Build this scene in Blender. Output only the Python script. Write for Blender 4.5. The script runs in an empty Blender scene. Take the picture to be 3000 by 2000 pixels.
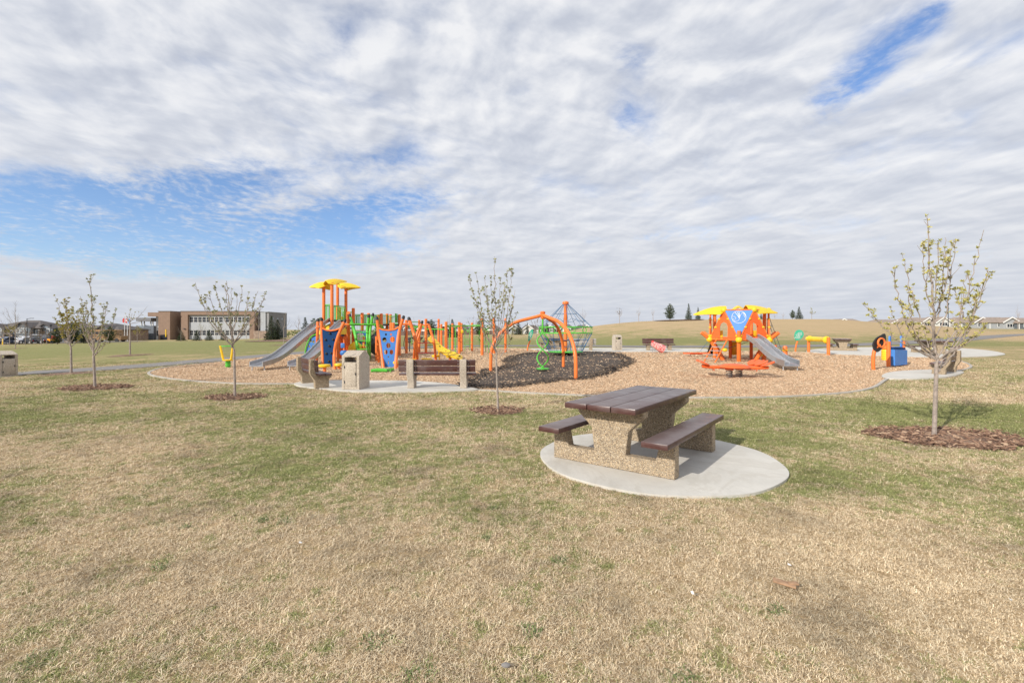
import bpy, bmesh, math, random
import numpy as np
from mathutils import Vector, Matrix, geometry
R = math.radians; PI = math.pi
random.seed(7)
col = bpy.context.scene.collection
scene = bpy.context.scene

# ------------------------------------------------------------------ camera model of the photograph
F, CX, HY, CH = 1400.0, 1500.0, 965.0, 1.65
cam = bpy.data.cameras.new('camera'); camo = bpy.data.objects.new('camera', cam); col.objects.link(camo)
cam.sensor_width = 36; cam.lens = 36*F/3000; cam.shift_y = -35/3000
cam.clip_start = .05; cam.clip_end = 6000
camo.location = (0, 0, CH); camo.rotation_euler = (R(90), 0, 0)
scene.camera = camo

# ------------------------------------------------------------------ terrain heights
ZS = [13, 18, 25, 32, 38, 50, 65, 85, 110, 150, 200, 300, 600, 2500]
PROF = {
 -500: [0,-.1,-.3,-.5,-.7,-1,-1.2,-1.6,-2.0,-2.6,-3,-2,-.5,0],
 0:    [0,-.1,-.22,-.35,-.5,-.75,-1.0,-1.35,-1.8,-2.4,-2.5,-2,-.5,0],
 250:  [0,0,-.1,-.15,-.25,-.45,-.7,-1.0,-1.4,-1.8,-2,-1.6,-.5,0],
 450:  [0,0,0,0,-.1,-.3,-.55,-.8,-1.2,-1.6,-1.8,-1.5,-.5,0],
 700:  [0,.05,.1,.12,.1,0,-.2,-.5,-.9,-1.35,-1.5,-1.3,-.5,0],
 850:  [0,.06,.14,.2,.2,.15,.05,-.1,-.5,-1.0,-1.2,-1,-.3,0],
 1100: [0,.06,.14,.22,.25,.25,.22,.15,0,-.3,-.5,-.6,0,0],
 1450: [0,.06,.14,.22,.27,.3,.3,.3,.3,.1,-.2,-.3,0,0],
 1600: [0,.06,.14,.22,.27,.35,.45,.6,.7,.5,0,0,0,0],
 1750: [0,.06,.14,.22,.3,.5,1.1,2.35,2.4,1.6,.5,0,0,0],
 1900: [0,.06,.14,.22,.3,.65,1.6,3.15,3.2,2,.8,0,0,0],
 2200: [0,.06,.14,.22,.32,.7,1.9,3.5,3.7,3,1.5,0,0,0],
 2400: [0,.06,.14,.22,.32,.7,1.9,3.5,3.8,3,1.6,.2,0,0],
 2600: [0,.06,.14,.22,.32,.65,1.6,2.7,3.1,2.8,2,.5,0,0],
 2750: [0,.06,.13,.2,.3,.5,1.0,1.8,2.4,2.6,2.2,.8,0,0],
 2900: [0,.05,.11,.16,.25,.35,.6,1.0,1.4,1.8,1.9,1,0,0],
 3100: [0,.04,.1,.14,.2,.3,.5,.8,1.2,1.7,1.9,1.2,0,0],
 3600: [0,.04,.1,.14,.2,.3,.5,.8,1.2,1.7,1.9,1.2,0,0]}
PK = sorted(PROF)
def hermite(xs, ys, x):
    n = len(xs)
    if x <= xs[0]: return ys[0]
    if x >= xs[-1]: return ys[-1]
    i = 0
    while x > xs[i+1]: i += 1
    def sl(j):
        if j <= 0 or j >= n-1: return 0.0
        a = (ys[j]-ys[j-1])/(xs[j]-xs[j-1]); b = (ys[j+1]-ys[j])/(xs[j+1]-xs[j])
        if a*b <= 0: return 0.0
        return 2*a*b/(a+b)
    h = xs[i+1]-xs[i]; t = (x-xs[i])/h
    m0, m1 = sl(i)*h, sl(i+1)*h
    return (2*t**3-3*t*t+1)*ys[i]+(t**3-2*t*t+t)*m0+(-2*t**3+3*t*t)*ys[i+1]+(t**3-t*t)*m1
def Hraw(x, y):
    if y <= 13: return 0.0
    px = CX+F*x/y
    if px <= PK[0]: i = 0; px = PK[0]
    i = 0
    while i < len(PK)-2 and px > PK[i+1]: i += 1
    lo = max(0, i-1); hi = min(len(PK), i+3)
    ks = PK[lo:hi]
    return hermite(ks, [hermite(ZS, PROF[k], y) for k in ks], min(px, PK[-1])) if len(ks) > 1 else 0
def rng(a, b, s):
    o = []; x = a
    while x < b-1e-6: o.append(x); x += s
    return o
XP = rng(0, 70, 1.6)+rng(70, 160, 4)+[160,180,210,250,300,380,500,700,1000,1600,2600]
GX = [-v for v in reversed(XP[1:])]+XP
GY = [-300,-120,-50,-20,0,6,11]+rng(13, 62, 1.4)+rng(62, 130, 3)+rng(130, 220, 8)+[225,260,300,360,450,600,900,1500,2600]
GH = np.array([[Hraw(x, y) for x in GX] for y in GY])
GXa, GYa = np.array(GX), np.array(GY)
def Hm(x, y):
    i = min(max(int(np.searchsorted(GYa, y))-1, 0), len(GY)-2); j = min(max(int(np.searchsorted(GXa, x))-1, 0), len(GX)-2)
    ty = (y-GY[i])/(GY[i+1]-GY[i]); tx = (x-GX[j])/(GX[j+1]-GX[j])
    a = GH[i][j]; b = GH[i][j+1]; c = GH[i+1][j+1]; d = GH[i+1][j]
    # same split as the triangulated mesh: diagonal a-c
    return float(a+(b-a)*tx+(c-b)*ty) if tx > ty else float(a+(c-d)*tx+(d-a)*ty)
def P(px, py, Z): return Vector(((px-CX)/F*Z, Z, CH-(py-HY)/F*Z))
def GZ(px, Z):
    x = (px-CX)/F*Z; return Vector((x, Z, Hm(x, Z)))
def G(px, py):
    lo, Z = 1.0, 1.0
    while Z < 400:
        p = P(px, py, Z)
        if p.z <= Hm(p.x, p.y): break
        lo = Z; Z *= 1.03
    hi = Z
    for _ in range(30):
        m = (lo+hi)/2; p = P(px, py, m)
        if p.z <= Hm(p.x, p.y): hi = m
        else: lo = m
    return GZ(px, hi)

# ------------------------------------------------------------------ object helpers
def tag(o, label=None, cat=None, group=None, kind=None):
    if label: o['label'] = label
    if cat: o['category'] = cat
    if group: o['group'] = group
    if kind: o['kind'] = kind
    return o
ROOTM = {}
def thing(name, label, cat, loc=(0, 0, 0), rz=0, group=None, scale=1):
    o = bpy.data.objects.new(name, None); col.objects.link(o)
    o.location = loc; o.rotation_euler = (0, 0, rz); o.empty_display_size = .2
    if scale != 1: o.scale = (scale,)*3
    tag(o, label, cat, group)
    ROOTM[o.name] = (Matrix.Translation(Vector(loc)) @ Matrix.Rotation(rz, 4, 'Z')).inverted()
    return o
def root_of(o):
    while o.parent: o = o.parent
    return o
def dup(root, loc=None, rz=None, label=None, group=None, scale=None):
    def cp(o, par):
        c = o.copy(); col.objects.link(c); c.parent = par
        for ch in list(kids.get(o.name, [])): cp(ch, c)
        return c
    kids = {}
    def coll(o):
        for ch in KIDS.get(o.name, []):
            kids.setdefault(o.name, []).append(ch); coll(ch)
    coll(root)
    r = cp(root, None)
    if loc is not None: r.location = loc
    if rz is not None: r.rotation_euler = (0, 0, rz)
    if scale is not None: r.scale = (scale,)*3 if not hasattr(scale, '__len__') else scale
    if label: r['label'] = label
    if group: r['group'] = group
    return r
KIDS = {}
class MB:
    def __init__(s): s.v = []; s.f = []; s.m = []; s.mi = 0
    def add(s, vs, fs):
        b = len(s.v); s.v += [Vector(v) for v in vs]
        for f in fs: s.f.append([b+i for i in f]); s.m.append(s.mi)
        return s
    def box(s, c, d, rz=0, M=None, taper=1.0):
        hx, hy, hz = d[0]/2, d[1]/2, d[2]/2
        vs = [Vector((x*hx*(taper if z > 0 else 1), y*hy*(taper if z > 0 else 1), z*hz)) for z in (-1, 1) for y in (-1, 1) for x in (-1, 1)]
        mat = Matrix.Translation(Vector(c)) @ (M.to_4x4() if M else Matrix.Rotation(rz, 4, 'Z'))
        return s.add([mat @ v for v in vs], [(0,2,3,1),(4,5,7,6),(0,1,5,4),(2,6,7,3),(0,4,6,2),(1,3,7,5)])
    def bbox(s, c, d, b=.006, rz=0, M=None):            # box with bevelled edges
        bm = bmesh.new(); bmesh.ops.create_cube(bm, size=1)
        for v in bm.verts: v.co = Vector((v.co.x*d[0], v.co.y*d[1], v.co.z*d[2]))
        bmesh.ops.bevel(bm, geom=bm.edges[:], offset=min(b, min(d)*.45), segments=2, profile=.5, affect='EDGES')
        mat = Matrix.Translation(Vector(c)) @ (M.to_4x4() if M else Matrix.Rotation(rz, 4, 'Z'))
        bm.verts.index_update()
        s.add([mat @ v.co for v in bm.verts], [[v.index for v in f.verts] for f in bm.faces]); bm.free(); return s
    def tube(s, pts, r, n=8, cap=True):
        pts = [Vector(p) for p in pts]; rs = r if hasattr(r, '__len__') else [r]*len(pts)
        up = Vector((0.13, .21, .97)); rings = []; N = None
        for i, p in enumerate(pts):
            t = (pts[min(i+1, len(pts)-1)]-pts[max(i-1, 0)])
            t = t.normalized() if t.length > 1e-9 else Vector((0, 0, 1))
            if N is None:
                N = t.cross(up);
                if N.length < .1: N = t.cross(Vector((1, 0, 0)))
            N = (N-t*N.dot(t)).normalized(); B = t.cross(N)
            rings.append([p+(N*math.cos(a)+B*math.sin(a))*rs[i] for a in [2*PI*k/n for k in range(n)]])
        vs = [v for g in rings for v in g]; fs = []
        for i in range(len(pts)-1):
            for k in range(n):
                a = i*n+k; b = i*n+(k+1) % n; fs.append((a, b, b+n, a+n))
        if cap:
            fs.append(tuple(reversed(range(n)))); fs.append(tuple(range((len(pts)-1)*n, len(pts)*n)))
        return s.add(vs, fs)
    def ring(s, c, rad, r, n=28, ax=None, m=6):
        ax = ax or Matrix.Identity(3); c = Vector(c)
        vs = []; fs = []
        for i in range(n):
            a = 2*PI*i/n
            for k in range(m):
                b = 2*PI*k/m
                vs.append(c+ax @ Vector(((rad+r*math.cos(b))*math.cos(a), (rad+r*math.cos(b))*math.sin(a), r*math.sin(b))))
        for i in range(n):
            for k in range(m):
                fs.append((i*m+k, ((i+1) % n)*m+k, ((i+1) % n)*m+(k+1) % m, i*m+(k+1) % m))
        return s.add(vs, fs)
    def lathe(s, c, prof, n=20, ax=None):                # prof: (r, z)
        ax = ax or Matrix.Identity(3); c = Vector(c); vs = []; fs = []
        for r_, z in prof:
            for k in range(n):
                a = 2*PI*k/n; vs.append(c+ax @ Vector((r_*math.cos(a), r_*math.sin(a), z)))
        for i in range(len(prof)-1):
            for k in range(n): fs.append((i*n+k, i*n+(k+1) % n, (i+1)*n+(k+1) % n, (i+1)*n+k))
        fs.append(tuple(reversed(range(n)))); fs.append(tuple(range((len(prof)-1)*n, len(prof)*n)))
        return s.add(vs, fs)
    def ball(s, c, r, n=14):
        rr = r if hasattr(r, '__len__') else (r, r, r); c = Vector(c); vs = []; fs = []; m = n//2
        for i in range(1, m):
            for k in range(n):
                a = PI*i/m; b = 2*PI*k/n
                vs.append(c+Vector((rr[0]*math.sin(a)*math.cos(b), rr[1]*math.sin(a)*math.sin(b), rr[2]*math.cos(a))))
        vs += [c+Vector((0, 0, rr[2])), c-Vector((0, 0, rr[2]))]; t = len(vs)-2
        for i in range(m-2):
            for k in range(n): fs.append((i*n+k, (i+1)*n+k, (i+1)*n+(k+1) % n, i*n+(k+1) % n))
        for k in range(n): fs.append((t, k, (k+1) % n)); fs.append((t+1, (m-2)*n+(k+1) % n, (m-2)*n+k))
        return s.add(vs, fs)
    def prism(s, poly, O, U, V, th, holes=None):          # planar outline (u,v) with thickness centred on plane
        O, U, V = Vector(O), Vector(U), Vector(V); N = U.cross(V).normalized()
        loops = [list(poly)]+[list(h) for h in (holes or [])]
        if not holes:
            tris = None; n = len(poly)
            p = [O+U*u+V*v for u, v in poly]
            base = [q-N*th/2 for q in p]+[q+N*th/2 for q in p]
            vv = [Vector((u, v, 0)) for u, v in poly]
            tr = geometry.tessellate_polygon([vv])
            fs = []
            for t in tr: fs.append((t[2]+n, t[1]+n, t[0]+n)); fs.append((t[0], t[1], t[2]))
            for i in range(n): fs.append((i, (i+1) % n, (i+1) % n+n, i+n))
            return s.add(base, fs)
        flat = [pt for lp in loops for pt in lp]; n = len(flat)
        tr = geometry.tessellate_polygon([[Vector((u, v, 0)) for u, v in lp] for lp in loops])
        p = [O+U*u+V*v for u, v in flat]
        base = [q-N*th/2 for q in p]+[q+N*th/2 for q in p]; fs = []
        for t in tr: fs.append((t[2]+n, t[1]+n, t[0]+n)); fs.append((t[0], t[1], t[2]))
        b = 0
        for lp in loops:
            m = len(lp)
            for i in range(m): fs.append((b+i, b+(i+1) % m, b+(i+1) % m+n, b+i+n))
            b += m
        return s.add(base, fs)
    def build(s, name, mats, parent=None, world=False, smooth=True, bevel=0):
        me = bpy.data.meshes.new(name)
        vs = s.v
        if parent is not None and world:
            Mi = ROOTM[root_of(parent).name]; vs = [Mi @ v for v in vs]
        me.from_pydata([tuple(v) for v in vs], [], s.f)
        for m in (mats if isinstance(mats, (list, tuple)) else [mats]): me.materials.append(m)
        bm = bmesh.new(); bm.from_mesh(me)
        bmesh.ops.recalc_face_normals(bm, faces=bm.faces); bm.to_mesh(me); bm.free()
        if max(s.m, default=0) > 0: me.polygons.foreach_set('material_index', s.m)
        if smooth:
            me.polygons.foreach_set('use_smooth', [True]*len(me.polygons)); me.set_sharp_from_angle(angle=R(38))
        o = bpy.data.objects.new(name, me); col.objects.link(o)
        if parent is not None: o.parent = parent; KIDS.setdefault(parent.name, []).append(o)
        if bevel:
            md = o.modifiers.new('bevel', 'BEVEL'); md.width = bevel; md.segments = 2; md.limit_method = 'ANGLE'; md.angle_limit = R(40)
        return o
def catmull(pts, k=6, closed=False):
    out = []; n = len(pts); pts = [Vector(p) for p in pts]
    for i in range(n if closed else n-1):
        if closed: a, b, c, d = pts[i-1], pts[i], pts[(i+1) % n], pts[(i+2) % n]
        else: a, b, c, d = pts[max(i-1, 0)], pts[i], pts[i+1], pts[min(i+2, n-1)]
        for j in range(k):
            t = j/k
            out.append(.5*((2*b)+(c-a)*t+(2*a-5*b+4*c-d)*t*t+(3*b-a-3*c+d)*t**3))
    if not closed: out.append(pts[-1])
    return out

# ------------------------------------------------------------------ materials
class NT:
    def __init__(s, tree): s.t = tree; s.n = tree.nodes; s.l = tree.links
    def new(s, typ, **kw):
        nd = s.n.new(typ)
        for k, v in kw.items():
            if k.startswith('i_'): s.set(nd, k[2:], v)
            else: setattr(nd, k, v)
        return nd
    def set(s, nd, key, v):
        sock = nd.inputs[int(key)] if key.isdigit() else nd.inputs[key.replace('_', ' ')]
        if isinstance(v, bpy.types.NodeSocket): s.l.new(v, sock)
        else: sock.default_value = v
    def math(s, op, a, b=None, c=None, clamp=False):
        nd = s.n.new('ShaderNodeMath'); nd.operation = op; nd.use_clamp = clamp
        for i, v in enumerate((a, b, c)):
            if v is None: continue
            if isinstance(v, bpy.types.NodeSocket): s.l.new(v, nd.inputs[i])
            else: nd.inputs[i].default_value = v
        return nd.outputs[0]
    def vmath(s, op, a, b=None):
        nd = s.n.new('ShaderNodeVectorMath'); nd.operation = op
        for i, v in enumerate((a, b)):
            if v is None: continue
            if isinstance(v, bpy.types.NodeSocket): s.l.new(v, nd.inputs[i])
            else: nd.inputs[i].default_value = v
        return nd.outputs['Value'] if op in ('LENGTH', 'DOT_PRODUCT', 'DISTANCE') else nd.outputs[0]
    def noise(s, vec, scale, detail=4, rough=.5, dist=0, out='Fac'):
        nd = s.n.new('ShaderNodeTexNoise'); nd.inputs['Scale'].default_value = scale; nd.inputs['Detail'].default_value = detail
        nd.inputs['Roughness'].default_value = rough; nd.inputs['Distortion'].default_value = dist
        if vec is not None: s.l.new(vec, nd.inputs['Vector'])
        return nd.outputs[out]
    def vor(s, vec, scale, out='Color', feature='F1', rand=1):
        nd = s.n.new('ShaderNodeTexVoronoi'); nd.feature = feature; nd.inputs['Scale'].default_value = scale; nd.inputs['Randomness'].default_value = rand
        s.l.new(vec, nd.inputs['Vector']); return nd.outputs[out]
    def ramp(s, fac, stops, interp='LINEAR'):
        nd = s.n.new('ShaderNodeValToRGB'); nd.color_ramp.interpolation = interp; e = nd.color_ramp.elements
        while len(e) < len(stops): e.new(.5)
        for i, (p, c) in enumerate(stops):
            e[i].position = p; e[i].color = (c, c, c, 1) if isinstance(c, (int, float)) else (*c, 1)
        s.l.new(fac, nd.inputs[0]); return nd.outputs[0]
    def mix(s, fac, a, b, blend='MIX'):
        nd = s.n.new('ShaderNodeMix'); nd.data_type = 'RGBA'; nd.blend_type = blend
        for k, v in ((0, fac), (6, a), (7, b)):
            if isinstance(v, bpy.types.NodeSocket): s.l.new(v, nd.inputs[k])
            else: nd.inputs[k].default_value = v if k == 0 else (*v, 1)
        return nd.outputs[2]
    def bump(s, h, strength=.3, dist=.01):
        nd = s.n.new('ShaderNodeBump'); nd.inputs['Strength'].default_value = strength; nd.inputs['Distance'].default_value = dist
        s.l.new(h, nd.inputs['Height']); return nd.outputs[0]
    def scalev(s, vec, xyz):
        nd = s.n.new('ShaderNodeMapping'); nd.inputs['Scale'].default_value = xyz; s.l.new(vec, nd.inputs[0]); return nd.outputs[0]
def new_mat(name):
    m = bpy.data.materials.new(name); m.use_nodes = True; t = NT(m.node_tree)
    b = t.n['Principled BSDF']; return m, t, b
def srgb(r, g, b):
    f = lambda c: (c/255/12.92) if c/255 <= .04045 else ((c/255+.055)/1.055)**2.4
    return (f(r), f(g), f(b))
def simple(name, c, rough=.5, var=.12, scale=6, metal=0, bump=0, spec=.5, coat=0, bscale=40):
    m, t, b = new_mat(name)
    oc = t.n.new('ShaderNodeTexCoord').outputs['Object']
    n = t.noise(oc, scale, 5, .6)
    dark = tuple(v*(1-var) for v in c); lite = tuple(min(1, v*(1+var)+var*.02) for v in c)
    t.l.new(t.mix(t.ramp(n, [(.3, 0.), (.7, 1.)]), dark, lite), b.inputs['Base Color'])
    b.inputs['Metallic'].default_value = metal; b.inputs['Specular IOR Level'].default_value = spec
    b.inputs['Coat Weight'].default_value = coat; b.inputs['Coat Roughness'].default_value = .2
    n2 = t.noise(oc, scale*5, 3)
    t.l.new(t.math('MULTIPLY_ADD', n2, .25, max(0, rough-.12)), b.inputs['Roughness'])
    if bump: t.l.new(t.bump(t.noise(oc, bscale, 5, .65), bump, .01), b.inputs['Normal'])
    return m
M = {}
M['orange'] = simple('orange_paint', (.85, .20, .04), .42, .10, 3)
M['orange_plastic'] = simple('orange_plastic', (.80, .13, .025), .45, .08, 3)
M['yellow'] = simple('yellow_plastic', (.86, .56, .02), .42, .08, 4)
M['green'] = simple('green_paint', (.10, .50, .05), .4, .10, 4)
M['teal'] = simple('teal_plastic', (.05, .45, .28), .4, .08, 4)
M['blue'] = simple('blue_plastic', (.055, .22, .62), .45, .08, 4)
M['darkblue'] = simple('deep_blue_plastic', (.004, .045, .15), .6, .08, 4, spec=.2)
M['rope'] = simple('blue_rope', (.05, .15, .30), .8, .2, 30)
M['black'] = simple('black_rubber', (.02, .02, .022), .6, .2, 8)
M['steel'] = simple('stainless_steel', (.50, .51, .53), .34, .10, 8, metal=.85)
M['galv'] = simple('galvanised_steel', (.5, .51, .53), .45, .1, 8, metal=.6)
M['white'] = simple('white_paint', (.78, .78, .76), .5, .04, 5)
M['red'] = simple('red_plastic', (.55, .04, .04), .45, .12, 5)
M['asphalt'] = None
M['glass'] = simple('dark_window_glass', (.025, .03, .04), .14, .2, .3, spec=.9)
M['paleglass'] = simple('pale_window_glass', (.22, .26, .30), .15, .3, .2, spec=.8)
M['bark'] = simple('grey_bark', (.33, .275, .24), .85, .35, 18, bump=.6, bscale=60)
M['twig'] = simple('twig_bark', (.19, .14, .12), .85, .25, 20)
M['pole'] = simple('dark_pole_paint', (.03, .035, .045), .5, .1, 5)

def agg_mat():
    m, t, b = new_mat('exposed_aggregate_concrete')
    oc = t.n.new('ShaderNodeTexCoord').outputs['Object']
    v = t.vor(oc, 85)
    sep = t.n.new('ShaderNodeSeparateColor'); t.l.new(v, sep.inputs[0])
    c = t.ramp(sep.outputs[0], [(0, (.09, .06, .04)), (.14, (.22, .15, .09)), (.3, (.44, .32, .19)), (.55, (.62, .47, .30)), (.75, (.50, .38, .26)), (.9, (.66, .56, .42)), (1, (.8, .72, .6))], 'CONSTANT')
    d = t.vor(oc, 85, 'Distance')
    c2 = t.mix(t.ramp(d, [(.42, 0.), (.62, 1.)]), c, (.30, .24, .17))
    n = t.noise(oc, 3, 4)
    c3 = t.mix(t.math('MULTIPLY', n, .3), c2, (.42, .35, .26))
    t.l.new(c3, b.inputs['Base Color']); b.inputs['Roughness'].default_value = .85
    t.l.new(t.bump(t.math('SUBTRACT', 1, d), .8, .008), b.inputs['Normal'])
    return m
M['agg'] = agg_mat()
def agg_far():
    m, t, b = new_mat('pale_aggregate_frame')
    oc = t.n.new('ShaderNodeTexCoord').outputs['Object']
    v = t.vor(oc, 90); sep = t.n.new('ShaderNodeSeparateColor'); t.l.new(v, sep.inputs[0])
    t.l.new(t.ramp(sep.outputs[0], [(0, (.26, .21, .16)), (.3, (.43, .365, .29)), (1, (.62, .55, .46))]), b.inputs['Base Color'])
    b.inputs['Roughness'].default_value = .85
    t.l.new(t.bump(t.vor(oc, 90, 'Distance'), .4, .006), b.inputs['Normal']); return m
M['agg2'] = agg_far()
def plank_mat():
    m, t, b = new_mat('brown_plank_paint')
    oc = t.n.new('ShaderNodeTexCoord').outputs['Object']
    n = t.noise(t.scalev(oc, (2, 2, 14)), 4, 6, .6); w = t.noise(oc, 2.2, 5, .65)
    c = t.mix(t.ramp(n, [(.35, 0.), (.7, 1.)]), (.060, .020, .018), (.10, .040, .036))
    c = t.mix(t.ramp(w, [(.45, 0.), (.75, .6)]), c, (.16, .12, .115))
    nz = t.n.new('ShaderNodeSeparateXYZ'); t.l.new(t.n.new('ShaderNodeNewGeometry').outputs['Normal'], nz.inputs[0])     # sky reflection on upward faces, painted into the colour
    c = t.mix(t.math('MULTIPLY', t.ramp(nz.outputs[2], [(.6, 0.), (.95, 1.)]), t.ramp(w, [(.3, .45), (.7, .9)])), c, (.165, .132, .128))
    sp = t.noise(oc, 90, 2, .5)
    c = t.mix(t.ramp(sp, [(.70, 0.), (.76, .5)]), c, (.4, .33, .3))
    t.l.new(c, b.inputs['Base Color'])
    t.l.new(t.ramp(t.noise(oc, 5, 5), [(.3, .26), (.7, .48)]), b.inputs['Roughness'])
    b.inputs['Specular IOR Level'].default_value = .7
    t.l.new(t.bump(t.noise(t.scalev(oc, (3, 3, 3)), 30, 4), .12, .004), b.inputs['Normal']); return m
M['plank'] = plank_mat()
def conc_mat(name, c, speck=.12):
    m, t, b = new_mat(name)
    g = t.n.new('ShaderNodeNewGeometry').outputs['Position']
    n = t.noise(g, 1.3, 6, .6); n2 = t.noise(g, 14, 5, .7); n3 = t.noise(g, 160, 2)
    a = t.mix(t.ramp(n, [(.3, 0.), (.7, 1.)]), tuple(v*.86 for v in c), tuple(v*1.06 for v in c))
    a = t.mix(t.ramp(n2, [(.45, 0.), (.75, speck*2)]), a, tuple(v*.7 for v in c))
    st_ = t.noise(g, .9, 6, .7, 1.2); a = t.mix(t.ramp(st_, [(.5, 0.), (.56, .35), (.66, 0.)]), a, (c[0]*.72, c[1]*.69, c[2]*.64))
    br = t.noise(t.scalev(g, (60, 3, 1)), 1.0, 3); a = t.mix(t.ramp(br, [(.4, 0.), (.7, .18)]), a, tuple(v*.75 for v in c))
    a = t.mix(t.ramp(n3, [(.62, 0.), (.7, speck*2)]), a, tuple(v*.55 for v in c))
    t.l.new(a, b.inputs['Base Color']); b.inputs['Roughness'].default_value = .88
    t.l.new(t.bump(n2, .15, .01), b.inputs['Normal']); return m
M['conc'] = conc_mat('pale_concrete', (.62, .595, .545))
M['curb'] = conc_mat('kerb_concrete', (.48, .45, .40), .2)
M['asphalt'] = conc_mat('asphalt', (.25, .235, .225), .25)
def mulch_mat(name, cols, sc=28):
    m, t, b = new_mat(name)
    g = t.n.new('ShaderNodeNewGeometry').outputs['Position']
    w = t.noise(g, 3, 3, .5, 0, 'Color')
    gv = t.vmath('ADD', g, t.scalev(w, (.25, .25, 0)))
    v = t.vor(t.scalev(gv, (1, .45, 1)), sc); sep = t.n.new('ShaderNodeSeparateColor'); t.l.new(v, sep.inputs[0])
    c = t.ramp(sep.outputs[0], [(i/(len(cols)-1), k) for i, k in enumerate(cols)])
    n = t.noise(g, .5, 5, .6)
    c = t.mix(t.ramp(n, [(.35, 0.), (.75, .35)]), c, cols[1])
    t.l.new(c, b.inputs['Base Color']); b.inputs['Roughness'].default_value = .9
    t.l.new(t.bump(t.math('ADD', t.vor(t.scalev(gv, (1, .45, 1)), sc, 'Distance'), t.noise(g, 60, 3)), .9, .02), b.inputs['Normal']); return m
M['chips'] = mulch_mat('wood_chip_bed', [(.36, .23, .135), (.47, .32, .19), (.53, .375, .23), (.59, .43, .275), (.66, .51, .35)], 42)
M['darkchips'] = mulch_mat('dark_mulch', [(.018, .015, .013), (.045, .035, .028), (.07, .052, .04), (.12, .085, .06), (.30, .21, .14)], 34)
M['bark_mulch'] = mulch_mat('bark_mulch', [(.08, .045, .03), (.17, .095, .06), (.25, .15, .10), (.33, .21, .14), (.44, .31, .21)], 40)
def chip_mat(name, stops):
    m, t, b = new_mat(name)
    r = t.n.new('ShaderNodeObjectInfo').outputs['Random']
    t.l.new(t.ramp(r, stops), b.inputs['Base Color']); b.inputs['Roughness'].default_value = .85; return m
M['chip'] = chip_mat('wood_chip', [(0, (.26, .155, .095)), (.25, (.47, .30, .18)), (.6, (.62, .435, .275)), (1, (.80, .62, .44))])
M['darkchip'] = chip_mat('dark_chip', [(0, (.02, .016, .014)), (.6, (.07, .052, .04)), (1, (.18, .13, .09))])
M['barkchip'] = chip_mat('bark_chip', [(0, (.09, .05, .035)), (.4, (.22, .125, .08)), (.8, (.34, .21, .14)), (1, (.52, .37, .25))])
Z_UP = Vector((0, 0, 1)); M['barkscrap'] = simple('scrap_of_bark', (.36, .22, .13), .8, .3, 20)
# ------------------------------------------------------------------ lawn: one mask of living / dead grass shared by soil and blades
def lawn_group():
    g = bpy.data.node_groups.new('lawn_mask', 'ShaderNodeTree')
    g.interface.new_socket('Fac', in_out='OUTPUT', socket_type='NodeSocketFloat')
    t = NT(g); out = g.nodes.new('NodeGroupOutput')
    pos = t.n.new('ShaderNodeNewGeometry').outputs['Position']
    n1 = t.noise(t.scalev(pos, (1, 1, 0)), .42, 4, .55); n2 = t.noise(pos, 2.6, 4, .6); n4 = t.noise(pos, .07, 3, .5)
    acc = t.math('MULTIPLY_ADD', n1, 2.0, -1.0+.47)
    n5 = t.noise(t.scalev(pos, (1, 1, 0)), 7, 4, .65); acc = t.math('ADD', acc, t.math('MULTIPLY_ADD', n5, 2.0, -1.0))
    acc = t.math('ADD', acc, t.math('MULTIPLY_ADD', n2, 1.5, -.75))
    acc = t.math('ADD', acc, t.math('MULTIPLY_ADD', n4, .5, -.25))
    blobs = []   # centre x, y, radii, amount
    def b(px, py, rx, ry, a): p = G(px, py); blobs.append((p.x, p.y, rx, ry, a))
    b(500, 1185, 4.5, 1.6, .16); b(900, 1300, 1.6, 1.2, .10); b(1250, 1270, 2, 1.2, .12); b(1150, 1400, 1.3, .7, .25)
    b(2850, 1210, 2.8, 1.1, .8); b(2450, 1240, 1.6, 1.0, .45); b(2650, 1400, 1.8, .6, .3); b(2250, 1290, .8, .5, .3)
    b(1720, 1220, 1.6, .8, .3); b(100, 1225, 2.2, .7, .3)
    b(150, 1330, 1.6, 1.0, -.35); b(300, 1550, .8, .5, -.2); b(400, 1660, .3, .25, .35); b(700, 1700, 1.2, .8, -.2)
    b(1700, 1750, 2, .9, -.25); b(2650, 1800, 1.5, .8, -.35); b(2850, 1155, 3.4, 1.6, -.4); b(1500, 1175, 5, 1.0, -.15)
    b(300, 1120, 5, 1.4, -.15); b(2300, 1560, 1.3, .5, -.2); b(1000, 1215, 2.5, .7, .2); b(1400, 1600, 1.2, .5, -.1)
    # far lawns
    blobs += [(-30, 48, 34, 17, .75), (-45, 90, 45, 30, .65), (2, 62, 22, 20, .25), (10, 48, 12, 6, .25), (31, 42.5, 20, 4, .5), (46, 50, 14, 8, .65), (50, 88, 46, 36, -1.0), (15, 46, 9, 3.0, .3)]
    sx = t.n.new('ShaderNodeSeparateXYZ'); t.l.new(pos, sx.inputs[0])
    for cx, cy, rx, ry, a in blobs:
        dx = t.math('DIVIDE', t.math('SUBTRACT', sx.outputs[0], cx), rx); dy = t.math('DIVIDE', t.math('SUBTRACT', sx.outputs[1], cy), ry)
        d = t.math('ADD', t.math('MULTIPLY', dx, dx), t.math('MULTIPLY', dy, dy))
        e = t.math('POWER', 2.718, t.math('MULTIPLY', d, -.9))
        acc = t.math('MULTIPLY_ADD', e, a, acc)
    mr = t.n.new('ShaderNodeMapRange'); mr.interpolation_type = 'SMOOTHSTEP'; mr.inputs[1].default_value = .05; mr.inputs[2].default_value = .95
    t.l.new(acc, mr.inputs[0]); t.l.new(mr.outputs[0], out.inputs[0]); return g
LG = lawn_group()
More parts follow.
